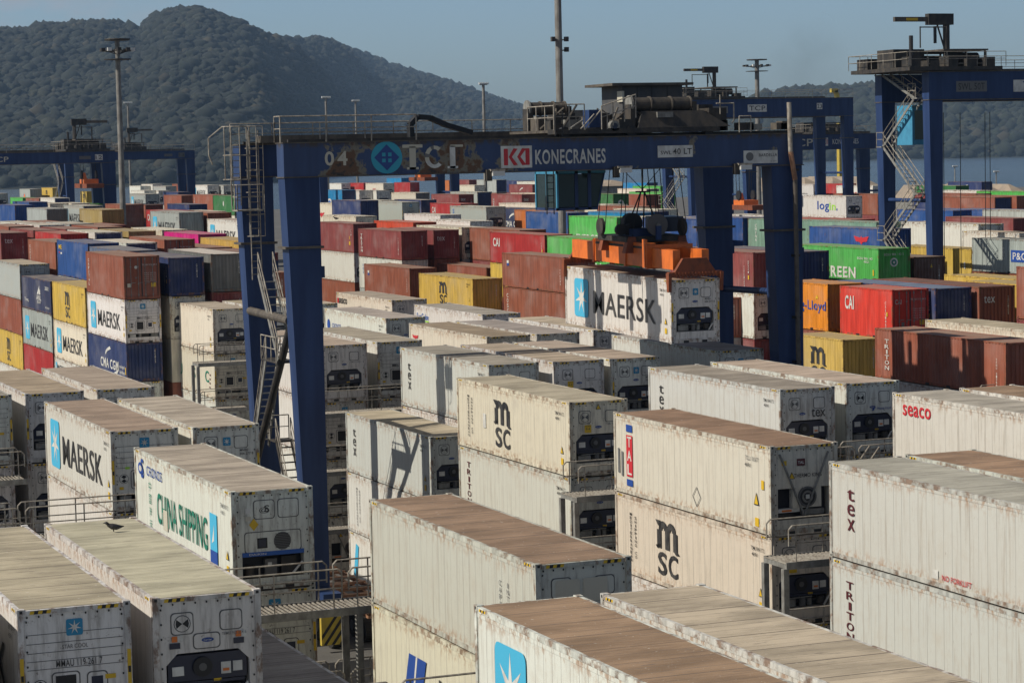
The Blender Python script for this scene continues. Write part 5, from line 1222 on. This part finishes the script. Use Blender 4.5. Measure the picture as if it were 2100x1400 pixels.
for x in (42.0, 42.35): b.tube((x, 99.75, 21.85), (x, 99.75, 22.95), .03, 6, 'black')
for z in (22.1, 22.35, 22.6, 22.85): b.tube((42.0, 99.75, z), (42.35, 99.75, z), .02, 5, 'black')
b.build('railing', T)
b = MB(); b.tube((45.0, 99.9, 22.25), (45.0, 100.2, 22.25), .24, 18, 'galv'); b.tube((45.0, 99.88, 22.25), (45.0, 99.9, 22.25), .13, 14, 'navy_unit'); b.build('cable_reel', T)
# operator cab
cx0, cx1, cy0, cy1, cz0, cz1 = 42.75, 45.2, 101.5, 104.1, 18.45, 20.25
b = MB(); b.box(cx0, cy0, cz1-.12, cx1, cy1, cz1, 'cab_blue'); b.box(cx0, cy0, cz0, cx1-.4, cy1, cz0+.12, 'crane_blue'); b.box(cx0+.1, cy0+.2, cz1, cx1-.3, cy1-.2, 21.95, 'machine')
for y in (cy0, cy0+1.2, cy1-.1): b.box(cx0, y, cz0, cx0+.08, y+.12, cz1, 'cab_blue')
for x in (cx0+.9, cx0+1.55): b.box(x, cy0, cz0, x+.16, cy0+.08, cz1, 'crane_blue')
b.box(cx0+.05, cy1-.08, cz0, cx1-.3, cy1, cz1, 'cab_blue'); b.box(cx0+.9, cy0+.9, cz0+.12, cx0+1.5, cy0+1.6, cz0+1.0, 'black')
b.beam((cx1-.05, cy0+.05, cz1-.1), (cx1-.45, cy0+.05, cz0), .07, .07, 'crane_blue'); b.beam((cx1-.05, cy1-.05, cz1-.1), (cx1-.45, cy1-.05, cz0), .07, .07, 'crane_blue')
cab = NP(b, 'operator_cab')
b = MB(); b.face([(cx0+.04, cy0+.1, cz0+.1), (cx0+.04, cy0+.1, cz1-.1), (cx0+.04, cy1-.1, cz1-.1), (cx0+.04, cy1-.1, cz0+.1)], 'glass'); b.face([(cx0+.1, cy0+.04, cz0+.15), (cx1-.45, cy0+.04, cz0+.15), (cx1-.08, cy0+.04, cz1-.15), (cx0+.1, cy0+.04, cz1-.15)], 'glass'); b.face([(cx1-.43, cy0+.08, cz0+.1), (cx1-.43, cy1-.08, cz0+.1), (cx1-.05, cy1-.08, cz1-.12), (cx1-.05, cy0+.08, cz1-.12)], 'glass'); b.build('window', cab)
b = MB(); ladder(b, 42.2, 101.4, 18.3, 20.3, .35, False, 'black'); b.build('ladder', cab)
# spreader
sp = root('container_spreader', (48, 104.2, 15.9), 'orange telescopic spreader hung on ropes gripping the lifted white container', 'spreader')
T0 = Matrix.Translation((46.78, 98.09, 15.27)) @ Matrix.Rotation(R(1.12), 4, 'X')
def SP(b, n, par=sp):
    b.v = [tuple(T0 @ Vector(v)-Vector((48, 104.2, 15.9))) for v in b.v]; return b.build(n, par)
b = MB(); b.box(.12, 2.9, .42, .65, 8.9, 1.5, 'orange'); b.box(1.8, 2.9, .42, 2.3, 8.9, 1.5, 'orange'); b.box(.1, 3.2, 1.25, 2.34, 8.6, 1.35, 'machine')
for y in (2.6, 5.0, 8.7): b.box(.05, y, .35, 2.4, y+.18, 1.45, 'orange')
b.box(.0, 2.7, .4, .12, 3.0, 1.7, 'orange'); SP(b, 'main_frame')
for s_, (y0, y1) in enumerate(((.35, 2.9), (8.9, 11.9))):
    b = MB()
    for x in (.3, 1.75): b.box(x, y0, .42, x+.36, y1, 1.3, 'orange')
    SP(b, 'telescopic_arm')
for y, s_ in ((-.05, 1), (12.0, -1)):
    b = MB(); b.box(-.1, y-.05, .14, 2.54, y+.22, .34, 'rusty_orange'); b.hexa([(.2, y-.02, .34), (2.24, y-.02, .34), (2.24, y+.2, .34), (.2, y+.2, .34), (.62, y, .95), (1.8, y, .95), (1.8, y+.2, .95), (.62, y+.2, .95)], 'rusty_orange')
    for k in range(14): b.box(.02+.17*k, y-.08, .10, .1+.17*k, y-.05, .33, 'rusty_orange')
    SP(b, 'end_beam')
    for x in (-.16, 2.44):
        b = MB(); b.hexa([(x, y-.1, -.55), (x+.14, y-.1, -.55), (x+.14, y+.1, -.55), (x, y+.1, -.55), (x, y-.12, .3), (x+.16, y-.12, .3), (x+.16, y+.2, .3), (x, y+.2, .3)], 'rusty_orange'); SP(b, 'corner_flipper')
b = MB(); b.box(-.2, 4.3, 1.5, 2.9, 7.6, 1.75, 'machine'); b.box(.3, 4.6, 1.75, 1.3, 6.2, 2.1, 'crane_blue'); b.box(1.75, 5.0, 1.9, 3.1, 6.4, 2.6, 'navy_unit')
for x, y in ((-.3, 4.2), (2.3, 4.2), (-.3, 7.0), (2.3, 7.0)): b.hexa([(x, y, 1.0), (x+.7, y, 1.0), (x+.7, y+.4, 1.0), (x, y+.4, 1.0), (x+.2, y+.05, 1.75), (x+.55, y+.05, 1.75), (x+.55, y+.35, 1.75), (x+.2, y+.35, 1.75)], 'rusty_orange')
SP(b, 'headblock')
for x, y, r_ in ((-.35, 6.9, .5), (-.1, 5.2, .26), (.35, 5.2, .28), (2.6, 4.1, .5), (2.6, 7.0, .5)):
    b = MB(); b.tube((x-.07, y, 2.15), (x+.07, y, 2.15), r_*.82, 20, 'machine') if r_ > .4 else b.tube((x, y-.1, 2.05), (x, y+.1, 2.05), r_, 18, 'black'); SP(b, 'sheave')
b = MB(); b.tube((.75, 5.6, 2.3), (.75, 6.0, 2.3), .5, 24, 'black'); b.tube((1.28, 4.0, 2.28), (1.28, 4.15, 2.28), .52, 28, 'fan_grey'); b.tube((1.28, 3.9, 2.28), (1.28, 4.0, 2.28), .1, 12, 'galv'); b.box(1.16, 3.85, 1.6, 1.4, 4.0, 2.25, 'crane_blue'); SP(b, 'cable_reel')
b = MB(); top = [(1.1, 5.5, 3.75), (1.3, 5.5, 3.75)]
for q in ((.3, 4.7, 1.75), (.6, 6.3, 1.75), (1.8, 4.7, 1.75), (1.6, 6.3, 1.75)): b.tube(q, (1.12 if q[0] < 1.2 else 1.3, 5.5, 3.8), .035, 6, 'black')
b.tube((.85, 5.5, 3.8), (1.6, 5.5, 3.8), .04, 6, 'black'); SP(b, 'cable_frame')
b = MB()
for x, y in ((-.32, 7.3), (-.3, 6.5), (2.62, 4.5), (2.62, 3.7), (2.6, 7.4), (2.6, 6.6), (-.1, 5.2), (.12, 5.2), (1.5, 4.6), (2.0, 4.8)):
    b.tube((x, y, 2.2), (x*.7+.3, y*.9+.55, 6.4), .022, 5, 'black')
b.tube((1.2, 5.5, 3.8), (1.2, 5.5, 6.4), .05, 6, 'black'); b.tube((1.2, 5.5, 3.9), (-1.4, 5.5, 6.4), .018, 5, 'black'); b.tube((1.2, 5.5, 3.9), (3.6, 5.5, 6.4), .018, 5, 'black'); SP(b, 'hoist_rope')
b = MB(); text(b, lambda a, z: (.14, 8.0-a, z), 'ST 04', 2.0, .68, .55, .16, 'letter_black', .02); SP(b, 'lettering')
# other cranes
def pos(u, v, f):
    d = fw+Rv*((u-1050)/4935.9)-Uv*((v-700)/4935.9); return Vector((0, 0, CAMZ))+d*f
A = pos(1905, 148, 180); Bz = pos(1905, 204, 180).z; c2 = gantry(A.x, A.x+25.5, A.y, A.z, A.z-Bz, 'tall blue gantry crane at right with zigzag stairs and a dark jib on its trolley', lw=1.2, gd=1.0, dy=6.9, trol=(A.x-1.9, A.x+6.2), stair=A.x+.1, jside=1, flange=A.z-14,
  signs=(('SWL 50T', A.x+3.7, A.z-1.1, 2.7, .8, 'grey_ink', 'letter_black'), ('', A.x+8.6, A.z-1.1, 2.4, .9, 'label_white', 'letter_black'), ('TCP', A.x+9.0, A.z-1.1, 1.5, .7, None, 'logo_blue')))
b = MB(); b.box(A.x+.1, A.y+2.6, A.z-5.4, A.x+2.0, A.y+4.8, A.z-2.4, 'cab_blue'); b.box(A.x+.3, A.y+2.57, A.z-5.0, A.x+1.8, A.y+2.6, A.z-2.8, 'glass'); b.build('operator_cab', c2, (-A.x, -A.y, 0))
b = MB()
for k, x in enumerate((3.1, 4.9, 7.9, 3.5, 8.1)): b.tube((x, 3+k*.5, A.z-3), (x, 3+k*.5, 8.0), .03, 5, 'black')
b.build('hoist_rope', c2)
A = pos(1411, 205, 323); gantry(A.x, A.x+25.3, A.y, A.z, 2.45, 'blue gantry crane with number 23 plate seen over the near crane', lw=1.5, gd=1.1, dy=7.8, trol=(A.x-.6, A.x+8.4), stair=A.x-.3, signs=(('SWL 50T', A.x+4.4, A.z-1.4, 3.1, .95, 'grey_ink', 'letter_black'), ('TCP', A.x+10.4, A.z-1.25, 2.9, 1.0, 'label_white', 'letter_black'), ('23', A.x+20, A.z-1.1, .85, .85, 'label_white', 'letter_black')))
A = pos(1527, 279, 352); gantry(A.x, A.x+25.3, A.y, A.z, 2.2, 'dark blue gantry crane with red letter plate behind the right legs', lw=1.9, gd=1.2, dy=7.4, trol=(A.x+11, A.x+18), jib=False, stair=None, signs=(('TCP', A.x+9.2, A.z-1.15, 4.2, 1.1, None, 'beige_ink'), ('KCI', A.x+13.0, A.z-1.1, 1.7, 1.2, 'label_white', 'red'), ('KONECRANES', A.x+16.8, A.z-1.1, 4.4, .75, None, 'label_white')))
A = pos(-150, 318, 321); gantry(A.x, A.x+25.4, A.y, A.z, 1.5, 'far left gantry crane with number 12 plate', lw=1.9, gd=1.1, dy=7.2, trol=(A.x+18.5, A.x+24.6), jside=-1, signs=(('12', A.x+23.1, A.z-.78, 1.05, .78, 'label_white', 'letter_black'), ('', A.x+21.2, A.z-.8, 1.6, .45, 'fan_grey', 'letter_black'), ('TCP', A.x+9.5, A.z-.8, 2.6, .7, None, 'beige_ink')))
A = pos(132, 314, 455); gantry(A.x, A.x+25.2, A.y, A.z, 1.5, 'far left gantry crane with number 13 plate beside the grey mast', lw=1.7, gd=1.1, dy=7.2, trol=(A.x+11.2, A.x+16.2), jside=-1, stair=A.x-.5, signs=(('13', A.x+22.6, A.z-.8, 1.2, .85, 'fan_grey', 'letter_black'), ('', A.x+20, A.z-.8, 1.6, .5, 'fan_grey', 'letter_black')))
A = pos(652, 300, 403); gantry(A.x, A.x+25.2, A.y, A.z, 1.6, 'gantry crane whose legs show under the near girder', lw=1.6, gd=1.1, dy=7.2, trol=None)
def small_spreader(u, v, f, label, g=None):
    p = pos(u, v, f); r = root('container_spreader', p, label, 'spreader'); b = MB(); b.box(-1.2, -4, -.3, 1.2, 4, .3, 'rusty_orange'); b.build('main_frame', r)
    b = MB(); b.box(-1.0, -1.4, .3, 1.0, 1.4, .9, 'orange'); b.hexa([(-.9, -.2, .9), (-.3, -.2, .9), (-.3, .3, .9), (-.9, .3, .9), (-.8, -.1, 1.8), (-.5, -.1, 1.8), (-.5, .1, 1.8), (-.8, .1, 1.8)], 'orange'); b.build('headblock', r)
    for x in (-1.1, .9): b = MB(); b.tube((x, 0, 1.5), (x+.2, 0, 1.5), .6, 14, 'black'); b.build('sheave', r)
    b = MB()
    for x in (-1.0, -.6, .7, 1.0): b.tube((x, .5, 1.6), (x*1.2, .5, 6.5), .04, 5, 'black')
    b.build('hoist_rope', r); return r
small_spreader(183, 381, 330, 'dark red spreader hanging under the far left crane'); small_spreader(868, 367, 410, 'orange spreader hanging under the near girder far behind'); small_spreader(1530, 425, 300, 'orange spreader half hidden behind the right crane legs')
# ---------------------------------------------------------------- walkway racks between the refrigerated stacks
def rack(x0, x1, y, tops, label, stair_x=None):
    r = root('walkway_rack', (x0, y, 0), label, 'walkway', 'steel walkways between the reefer stacks'); Lx = x1-x0
    for t in range(tops):
        z = 2.65+2.9*t; b = MB(); b.box(0, -.75, z-.22, Lx, -.70, z, 'galv'); b.box(0, .7, z-.22, Lx, .75, z, 'galv'); n = int(Lx/.14)
        for k in range(n): b.box(k*.14, -.7, z-.05, k*.14+.045, .7, z-.012, 'rail_steel')
        for q in np.arange(0, Lx, 3.05): b.box(q, -.7, z-.2, q+.08, .7, z-.06, 'galv')
        b.build('platform', r)
        for s_ in (-.72, .72):
            b = MB(); q = 0.
            while q < Lx-.5:
                e = min(q+5.9, Lx); m_ = 'rail_steel'
                b.path([(q+.1, s_, z+.5), (q+.1, s_, z+1.0), (q+.22, s_, z+1.12), (e-.22, s_, z+1.12), (e-.1, s_, z+1.0), (e-.1, s_, z+.5)], .026, 6, m_); b.tube((q+.1, s_, z+.58), (e-.1, s_, z+.58), .022, 6, m_)
                for k in range(4): xx = q+.35+(e-q-.7)*k/3; b.tube((xx, s_, z), (xx, s_, z+1.12), .024, 6, m_)
                q = e
            b.build('railing', r)
    for q in np.arange(0, Lx+.1, 6.1):
        for s_ in (-.65, .65): b = MB(); b.box(q-.09, s_-.09, 0, q+.09, s_+.09, 2.45+2.9*(tops-1), 'galv'); b.build('post', r)
    if stair_x is not None:
        b = MB()
        for t in range(1, tops): stairs(b, (stair_x-x0-1.4, -.2, 2.65+2.9*(t-1)), (stair_x-x0+1.0, -.2, 2.65+2.9*t), .7, 10, axis='x')
        b.build('stairway', r)
rack(5.0, 23.4, 48.9, 3, 'steel walkway rack nearest the bottom edge, below the pale grey container')
rack(8.5, 23.4, 65.2-.35, 3, 'steel walkway with grated deck beside the green lettered container')
rack(2.5, 23.2, 81.6, 3, 'steel walkway behind the rusty roofed container at left', 12.5)
rack(8.0, 17.4, 97.7, 3, 'steel walkway at the left edge before the far reefer stacks')
rack(34.6, 53.0, 65.4, 3, 'steel walkway rack between the two right front reefer rows'); rack(34.6, 53.0, 81.6, 3, 'steel walkway rack behind the red and blue signed container', 46.5)
rack(34.3, 53.0, 114.4, 3, 'steel walkway rack before the reefers behind the blue leg'); rack(37.2, 50, 147.4, 3, 'steel walkway rack at the foot of the cream reefers left of the crane')
rack(63.0, 75, 97.5, 3, 'steel walkway rack ending beside the mustard container')
# ---------------------------------------------------------------- truck chassis in the lane
ch = root('truck_chassis', (32.0, 98, 0), 'empty rusty skeletal trailer chassis parked by the striped wheel guard', 'trailer'); b = MB()
for x in (.75, 1.75): b.box(x, 0, 1.05, x+.14, 12.2, 1.32, 'wood_rust')
for y in (0, 1.5, 3, 4.6, 6.1, 7.6, 9.2, 10.7, 12.0): b.box(.02, y, 1.33, 2.44, y+.25, 1.45, 'wood_rust')
b.box(.02, 0, 1.2, .14, 12.2, 1.4, 'wood_rust'); b.box(2.3, 0, 1.2, 2.42, 12.2, 1.4, 'wood_rust'); b.box(.2, 6.3, 1.46, 1.1, 7.1, 1.62, 'wood_rust'); b.build('frame', ch)
for y in (1.0, 2.4, 3.8):
    for x in (.25, 2.2): w = MB(); w.tube((x-.2, y, .52), (x+.2, y, .52), .52, 20, 'tyre'); w.tube((x-.22, y, .52), (x+.22, y, .52), .24, 12, 'fan_grey'); w.build('wheel', ch)
# ---------------------------------------------------------------- light masts
def mast(u, vt, f, r, label, style, rb=None, group='tall floodlight masts'):
    p = pos(u, vt, f); rt = root('light_mast', (p.x, p.y, 0), label, 'light mast', group); b = MB(); n = 4; z0 = 0; rb = rb or r*1.5
    for k in range(n): z1 = p.z*(k+1)/n; b.tube((0, 0, z0), (0, 0, z1), rb+(r-rb)*k/n, 14, 'mast_steel', rb+(r-rb)*(k+1)/n*.98, False); z0 = z1
    b.build('pole', rt)
    if style in ('round', 'crown'):
        h = MB(); z = p.z; s = 1.55 if style == 'round' else 2.2
        for rr, zz in ((s, z-.1), (s*1.1, z-1.5)): pts = [(rr*cos(2*pi*i/16), rr*sin(2*pi*i/16), zz) for i in range(17)]; h.path(pts, .07, 6, 'machine')
        h.tube((0, 0, z-.2), (0, 0, z), s, 20, 'machine'); h.tube((0, 0, z-2.6), (0, 0, z-2.5), s*1.1, 16, 'machine')
        for i in range(8): a = 2*pi*i/8; h.tube((0, 0, z-2.0), (s*cos(a), s*sin(a), z-1.4), .05, 5, 'machine')
        h.build('headframe', rt)
        for i in range(10):
            a = 2*pi*i/10+.2; l_ = MB(); x, y = s*1.25*cos(a), s*1.25*sin(a); l_.box(x-.25, y-.25, z-1.55, x+.25, y+.25, z-1.15, 'lamp_glass' if i % 3 == 0 else 'machine'); l_.build('floodlight', rt)
    elif style == 'lamps':
        h = MB(); z = p.z
        h.box(-.9, -.1, z-.3, .9, .1, z-.15, 'galv'); h.build('headframe', rt)
        for i in range(6): l_ = MB(); l_.box(-1.0+.38*i, -.3, z-.15, -.75+.38*i, .2, z+.25, 'lamp_glass'); l_.build('floodlight', rt)
    elif style == 'camera':
        for zz, s_ in ((31.9, 1), (30.9, 1), (31.9, -1)):
            l_ = MB(); l_.beam((0, 0, zz), (s_*.8, -.2, zz+.1), .12, .12, 'machine'); l_.box(s_*.7-.15, -.4, zz-.1, s_*.7+.2, 0, zz+.35, 'machine'); l_.build('floodlight', rt)
    return rt
mast(240, 80, 300, .3, 'grey floodlight mast with round ring head before the hills', 'round'); mast(1142, -95, 232, .32, 'thick mast rising out of the top of the picture', 'camera', .42)
mast(262, 211, 610, .25, 'thin pale mast just right of the thick grey one', 'lamps'); mast(668, 200, 560, .25, 'thin white mast above the left end of the near girder', 'lamps'); mast(729, 207, 640, .25, 'thin white mast, right one of the pair above the round emblem', 'lamps')
mast(991, 172, 520, .3, 'white mast with crossarm and aerial before the hill foot', 'lamps'); mast(1552, 122, 520, .45, 'mast with crown of lights between the two tall cranes', 'crown'); mast(1289, 20+350, 900, .2, 'tiny far mast behind the ropes', 'lamps') if False else None
mast(1958, 341, 900, .18, 'small double lamp post on the far right shore', 'lamps', group='small lamp posts on the shore'); mast(2043, 352, 800, .18, 'small lamp post at right beside the brown pole', 'lamps', group='small lamp posts on the shore')
# ---------------------------------------------------------------- far sheds, ship crane
def shed(u0, u1, v, f, h, label, n=3):
    a, c = pos(u0, v, f), pos(u1, v, f); r = root('warehouse', (a.x, a.y, 0), label, 'warehouse', 'low warehouses at the yard edge'); w = abs(c.x-a.x); b = MB(); b.box(0, 0, 0, w, 30, a.z-h, 'galv'); b.build('wall', r)
    b = MB(); z = a.z-h
    for k in range(n):
        x0, x1 = w*k/n, w*(k+1)/n; mx_ = (x0+x1)/2; b.hexa([(x0, -1, z), (x1, -1, z), (x1, 31, z), (x0, 31, z), (mx_-.2, 6, z+h), (mx_+.2, 6, z+h), (mx_+.2, 31, z+h), (mx_-.2, 31, z+h)], 'roofing')
    b.build('roof', r)
shed(1648, 1860, 366, 560, 3.2, 'low sheds with brown pitched roofs behind the red container'); shed(1985, 2160, 381, 520, 3.0, 'brown roofed shed at the right edge')
shed(1180, 1330, 372, 640, 1.5, 'pale roofed shed behind the hoist ropes', 2)
p = pos(1722, 212, 760); sc_ = root('harbour_crane', (p.x, p.y, 0), 'yellow harbour crane boom poking above the number 23 girder', 'crane'); b = MB(); b.beam((0, 0, 0), (0, 0, p.z-6), 1.6, 1.6, 'yellow_guard'); b.build('tower', sc_)
b = MB(); b.beam((1.5, 0, p.z-6), (-1.5, 0, p.z+4.0), 1.2, 1.2, 'yellow_guard'); b.box(-3.2, -.6, p.z+3.4, -.8, .6, p.z+4.6, 'yellow_guard'); b.build('boom', sc_)
# ---------------------------------------------------------------- hills
def fbm(x, y, seed, o=5):
    v = 0; a = 1; rs = np.random.RandomState(seed)
    for k in range(o):
        for j in range(3):
            th = rs.rand()*2*pi; ph = rs.rand()*2*pi; fr = (2**k)*(1+.5*rs.rand()); v = v+a*np.sin(fr*(x*np.cos(th)+y*np.sin(th))+ph+1.3*np.sin(fr*.7*(y*np.cos(th)-x*np.sin(th))+ph))/3
        a *= .55
    return v
def hill(name, prof, f0, f1, vb, seed, mname, tree_r, ntree, back=1.35, far=0.):
    """terrain strip: u along the picture, t from shore (0) to ridge (1) and down behind"""
    us = np.array([q[0] for q in prof], float); vs = np.array([q[1] for q in prof], float); U = np.arange(us[0], us[-1]+1, 9.0); Rv_ = np.interp(U, us, vs); ts = np.concatenate([np.linspace(0, 1, 46), np.linspace(1.04, back, 8)])
    def point(u, vr, t):
        kk = 1+far*np.clip((u-540)/240, 0, 1)**1.3; f = f0*kk+(f1-f0)*kk*t; F1 = f1*kk; d = np.array(fw)[None]+np.array(Rv)[None]*((u-1050)/4935.9)[:, None]-np.array(Uv)[None]*((vr-700)/4935.9)[:, None]
        P = np.array([0, 0, CAMZ])[None]+d*F1[:, None]; hr = P[:, 2]                # ridge height at ridge distance
        D0 = np.array(fw)[None]+np.array(Rv)[None]*((u-1050)/4935.9)[:, None]; G = D0*f[:, None] if hasattr(f, '__len__') else D0*f
        tt = np.clip(t, 0, 1); nn = fbm(G[:, 0]/260, G[:, 1]/260, seed); g_ = np.sin(tt*pi/2)**.9; h = (CAMZ+(hr-CAMZ)*f/F1)*g_+nn*24*np.sin(tt*pi)*(hr/150)*(1-tt**4)-8*g_
        h = np.where(t > 1, hr*(1-(t-1)*1.6)-8, h); return np.stack([G[:, 0], G[:, 1], h-3*(tt < .02)], 1)
    V = np.concatenate([point(U, Rv_, np.full(len(U), t)) for t in ts]); nu, nt = len(U), len(ts); F = [(i*nu+j, i*nu+j+1, (i+1)*nu+j+1, (i+1)*nu+j) for i in range(nt-1) for j in range(nu-1)]
    me = bpy.data.meshes.new(name); me.from_pydata(V.tolist(), [], F); me.materials.append(MT[mname]); me.polygons.foreach_set('use_smooth', [True]*len(F)); a = me.attributes.new('tint', 'FLOAT', 'POINT'); a.data.foreach_set('value', np.full(len(V), .3, 'f')); me.update(); tag(link(name, me), kind='structure')
    rs = np.random.RandomState(seed+9); tu = rs.uniform(us[0], us[-1], ntree); tt = rs.uniform(0.01, 1.03, ntree); rt_ = rs.rand(ntree) < .10; tt = np.where(rt_, rs.uniform(.97, 1.01, ntree), tt); P = point(tu, np.interp(tu, us, vs), tt)
    import bmesh
    bm = bmesh.new(); bmesh.ops.create_icosphere(bm, subdivisions=1, radius=1); iv = np.array([v.co[:] for v in bm.verts]); fi = np.array([[v.index for v in f.verts] for f in bm.faces]); bm.free()
    n = ntree; sc = tree_r*np.clip(np.exp(rs.normal(-.35, .42, n)), .3, 2.1); V = iv[None]*(1+rs.uniform(-.34, .34, (n, len(iv), 1))); V = V*np.stack([sc, sc, sc*rs.uniform(.6, 1.0, n)], 1)[:, None]+P[:, None]+np.array([0, 0, .35])*sc[:, None, None]
    Fx = (fi[None]+(np.arange(n)*len(iv))[:, None, None]).reshape(-1, 3); me = bpy.data.meshes.new('forest'); me.vertices.add(n*len(iv)); me.vertices.foreach_set('co', V.reshape(-1).astype('f')); me.loops.add(len(Fx)*3); me.loops.foreach_set('vertex_index', Fx.reshape(-1).astype('i')); me.polygons.add(len(Fx)); me.polygons.foreach_set('loop_start', (np.arange(len(Fx))*3).astype('i')); me.polygons.foreach_set('loop_total', np.full(len(Fx), 3, 'i')); me.materials.append(MT[mname]); me.update(calc_edges=True)
    a = me.attributes.new('tint', 'FLOAT', 'POINT'); a.data.foreach_set('value', np.repeat(rs.rand(n), len(iv)).astype('f')); tag(link('forest', me), kind='stuff')
make_forest('forest_near', (.005, .008, .006), (.011, .016, .010), (.027, .029, .016)); make_forest('forest_far', (.008, .012, .009), (.018, .025, .014), (.036, .040, .021))
LEFT = [(-160, 80), (-60, 76), (0, 69), (40, 63), (85, 60), (110, 50), (130, 52), (160, 52), (210, 49), (240, 46), (290, 57), (312, 62), (340, 38), (375, 22), (430, 19), (470, 31), (520, 52), (560, 74), (600, 80), (640, 84), (668, 77), (690, 87), (740, 104), (790, 120), (810, 132), (840, 138), (880, 152), (930, 167), (960, 175), (1000, 192), (1050, 208), (1090, 218), (1125, 232), (1200, 262), (1300, 290), (1420, 305)]
RIGHT = [(1380, 300), (1450, 262), (1500, 235), (1560, 205), (1600, 195), (1650, 185), (1700, 183), (1740, 185), (1760, 180), (1800, 177), (1850, 182), (1900, 172), (1960, 165), (2040, 170), (2120, 160), (2260, 150)]
hill('hills', LEFT, 2250, 4000, 380, 3, 'forest_near', 6.2, 78000, far=.75); hill('hills', RIGHT, 3900, 4700, 345, 8, 'forest_far', 8.5, 26000)
# ---------------------------------------------------------------- birds, worker
def bird(u, v, tgt, s, label):
    d = fw+Rv*((u-1050)/4935.9)-Uv*((v-700)/4935.9); k = (tgt-CAMZ)/d.z; p = Vector((0, 0, CAMZ))+d*k; r = root('bird', p, label, 'bird'); b = MB()
    prof = [(-.32, .16, .01), (-.2, .15, .05), (-.05, .15, .10), (.1, .18, .105), (.2, .22, .07), (.25, .28, .05), (.3, .32, .055), (.36, .32, .02), (.42, .30, .004)]
    for (x0, z0, r0), (x1, z1, r1) in zip(prof, prof[1:]): b.tube((-x0*s, 0, z0*s), (-x1*s, 0, z1*s), r0*s, 10, 'gull', r1*s, False)
    for y in (-.04, .04): b.tube((-.05*s, y*s, 0), (-.05*s, y*s, .12*s), .012*s, 5, 'gull')
    b.build('body', r, smooth=True)
bird(236, 1089, 11.64, .75, 'dark bird perched on the rust stained container roof'); bird(690, 451, 14.6, 1.0, 'dark bird perched on a far cream container roof')
def worker(p, z, label):
    r = root('person', (p.x, p.y, z), label, 'person'); b = MB(); me = bpy.data.meshes.new('body')
    J = [((0, 0, .95), .15), ((0, 0, 1.2), .16), ((0, 0, 1.42), .14), ((0, 0, 1.52), .06), ((0, 0, 1.66), .10), ((.11, 0, .9), .1), ((.13, 0, .5), .07), ((.13, 0, .06), .06), ((-.11, 0, .9), .1), ((-.13, 0, .5), .07), ((-.13, 0, .06), .06), ((.2, 0, 1.42), .06), ((.27, -.03, 1.14), .045), ((.24, -.2, .95), .035), ((-.2, 0, 1.42), .06), ((-.27, -.03, 1.14), .045), ((-.24, -.2, .95), .035)]
    E = [(0, 1), (1, 2), (2, 3), (3, 4), (0, 5), (5, 6), (6, 7), (0, 8), (8, 9), (9, 10), (2, 11), (11, 12), (12, 13), (2, 14), (14, 15), (15, 16)]
    me.from_pydata([j[0] for j in J], E, []); me.materials.append(MT['navy_unit']); o = link('body', me, r); o.modifiers.new('s', 'SKIN'); 
    for v, (_, q) in zip(me.skin_vertices[0].data, J): v.radius = (q, q)
    me.skin_vertices[0].data[0].use_root = True; o.modifiers.new('u', 'SUBSURF').levels = 1; o.modifiers['u'].render_levels = 1
    h = MB(); h.tube((0, 0, 1.68), (0, 0, 1.8), .13, 14, 'helmet', .07); h.build('helmet', r)
p = pos(1772, 733, 108); 0 and worker(Vector((p.x, p.y, 0)), p.z-1.7, 'worker in dark clothes and pale helmet behind the railing by the mustard container')
# ---------------------------------------------------------------- smoke puff drifting over the far quay
p = pos(1655, 118, 800); bpy.ops.mesh.primitive_uv_sphere_add(segments=20, ring_count=12, radius=1, location=p); o = bpy.context.object; o.name = 'smoke'; o.scale = (15, 12, 16); tag(o, kind='stuff')
sm = bpy.data.materials.new('smoke_air'); sm.use_nodes = True; t = sm.node_tree; t.nodes.clear(); N_ = t.nodes.new; pv = N_('ShaderNodeVolumePrincipled'); ou = N_('ShaderNodeOutputMaterial'); tcn = N_('ShaderNodeTexCoord'); nzn = N_('ShaderNodeTexNoise'); nzn.inputs['Scale'].default_value = 1.6; nzn.inputs['Detail'].default_value = 3
vl = N_('ShaderNodeVectorMath'); vl.operation = 'LENGTH'; t.links.new(tcn.outputs['Object'], vl.inputs[0]); t.links.new(tcn.outputs['Object'], nzn.inputs[0]); mr = N_('ShaderNodeMapRange'); mr.inputs[1].default_value = 1; mr.inputs[2].default_value = .1; mr.inputs[3].default_value = 0; mr.inputs[4].default_value = 1; t.links.new(vl.outputs['Value'], mr.inputs[0])
m1 = N_('ShaderNodeMapRange'); m1.inputs[1].default_value = .4; m1.inputs[2].default_value = .7; m1.inputs[3].default_value = 0; m1.inputs[4].default_value = .022; t.links.new(nzn.outputs[0], m1.inputs[0]); mu = N_('ShaderNodeMath'); mu.operation = 'MULTIPLY'; t.links.new(mr.outputs[0], mu.inputs[0]); t.links.new(m1.outputs[0], mu.inputs[1]); t.links.new(mu.outputs[0], pv.inputs['Density']); pv.inputs['Color'].default_value = (.05, .05, .05, 1); t.links.new(pv.outputs[0], ou.inputs['Volume']); o.data.materials.append(sm)
# ---------------------------------------------------------------- haze
if HAZE:
    b = MB(); b.box(-3000, -300, -3, 7500, 8200, 640, 'black'); o = b.build('haze'); hz = bpy.data.materials.new('haze_air'); hz.use_nodes = True; t = hz.node_tree; t.nodes.clear(); pv = t.nodes.new('ShaderNodeVolumePrincipled'); ou = t.nodes.new('ShaderNodeOutputMaterial'); pv.inputs['Color'].default_value = (.45, .68, 1, 1); pv.inputs['Density'].default_value = HAZE; pv.inputs['Anisotropy'].default_value = .2; t.links.new(pv.outputs[0], ou.inputs['Volume']); o.data.materials.clear(); o.data.materials.append(hz); tag(o, kind='stuff')
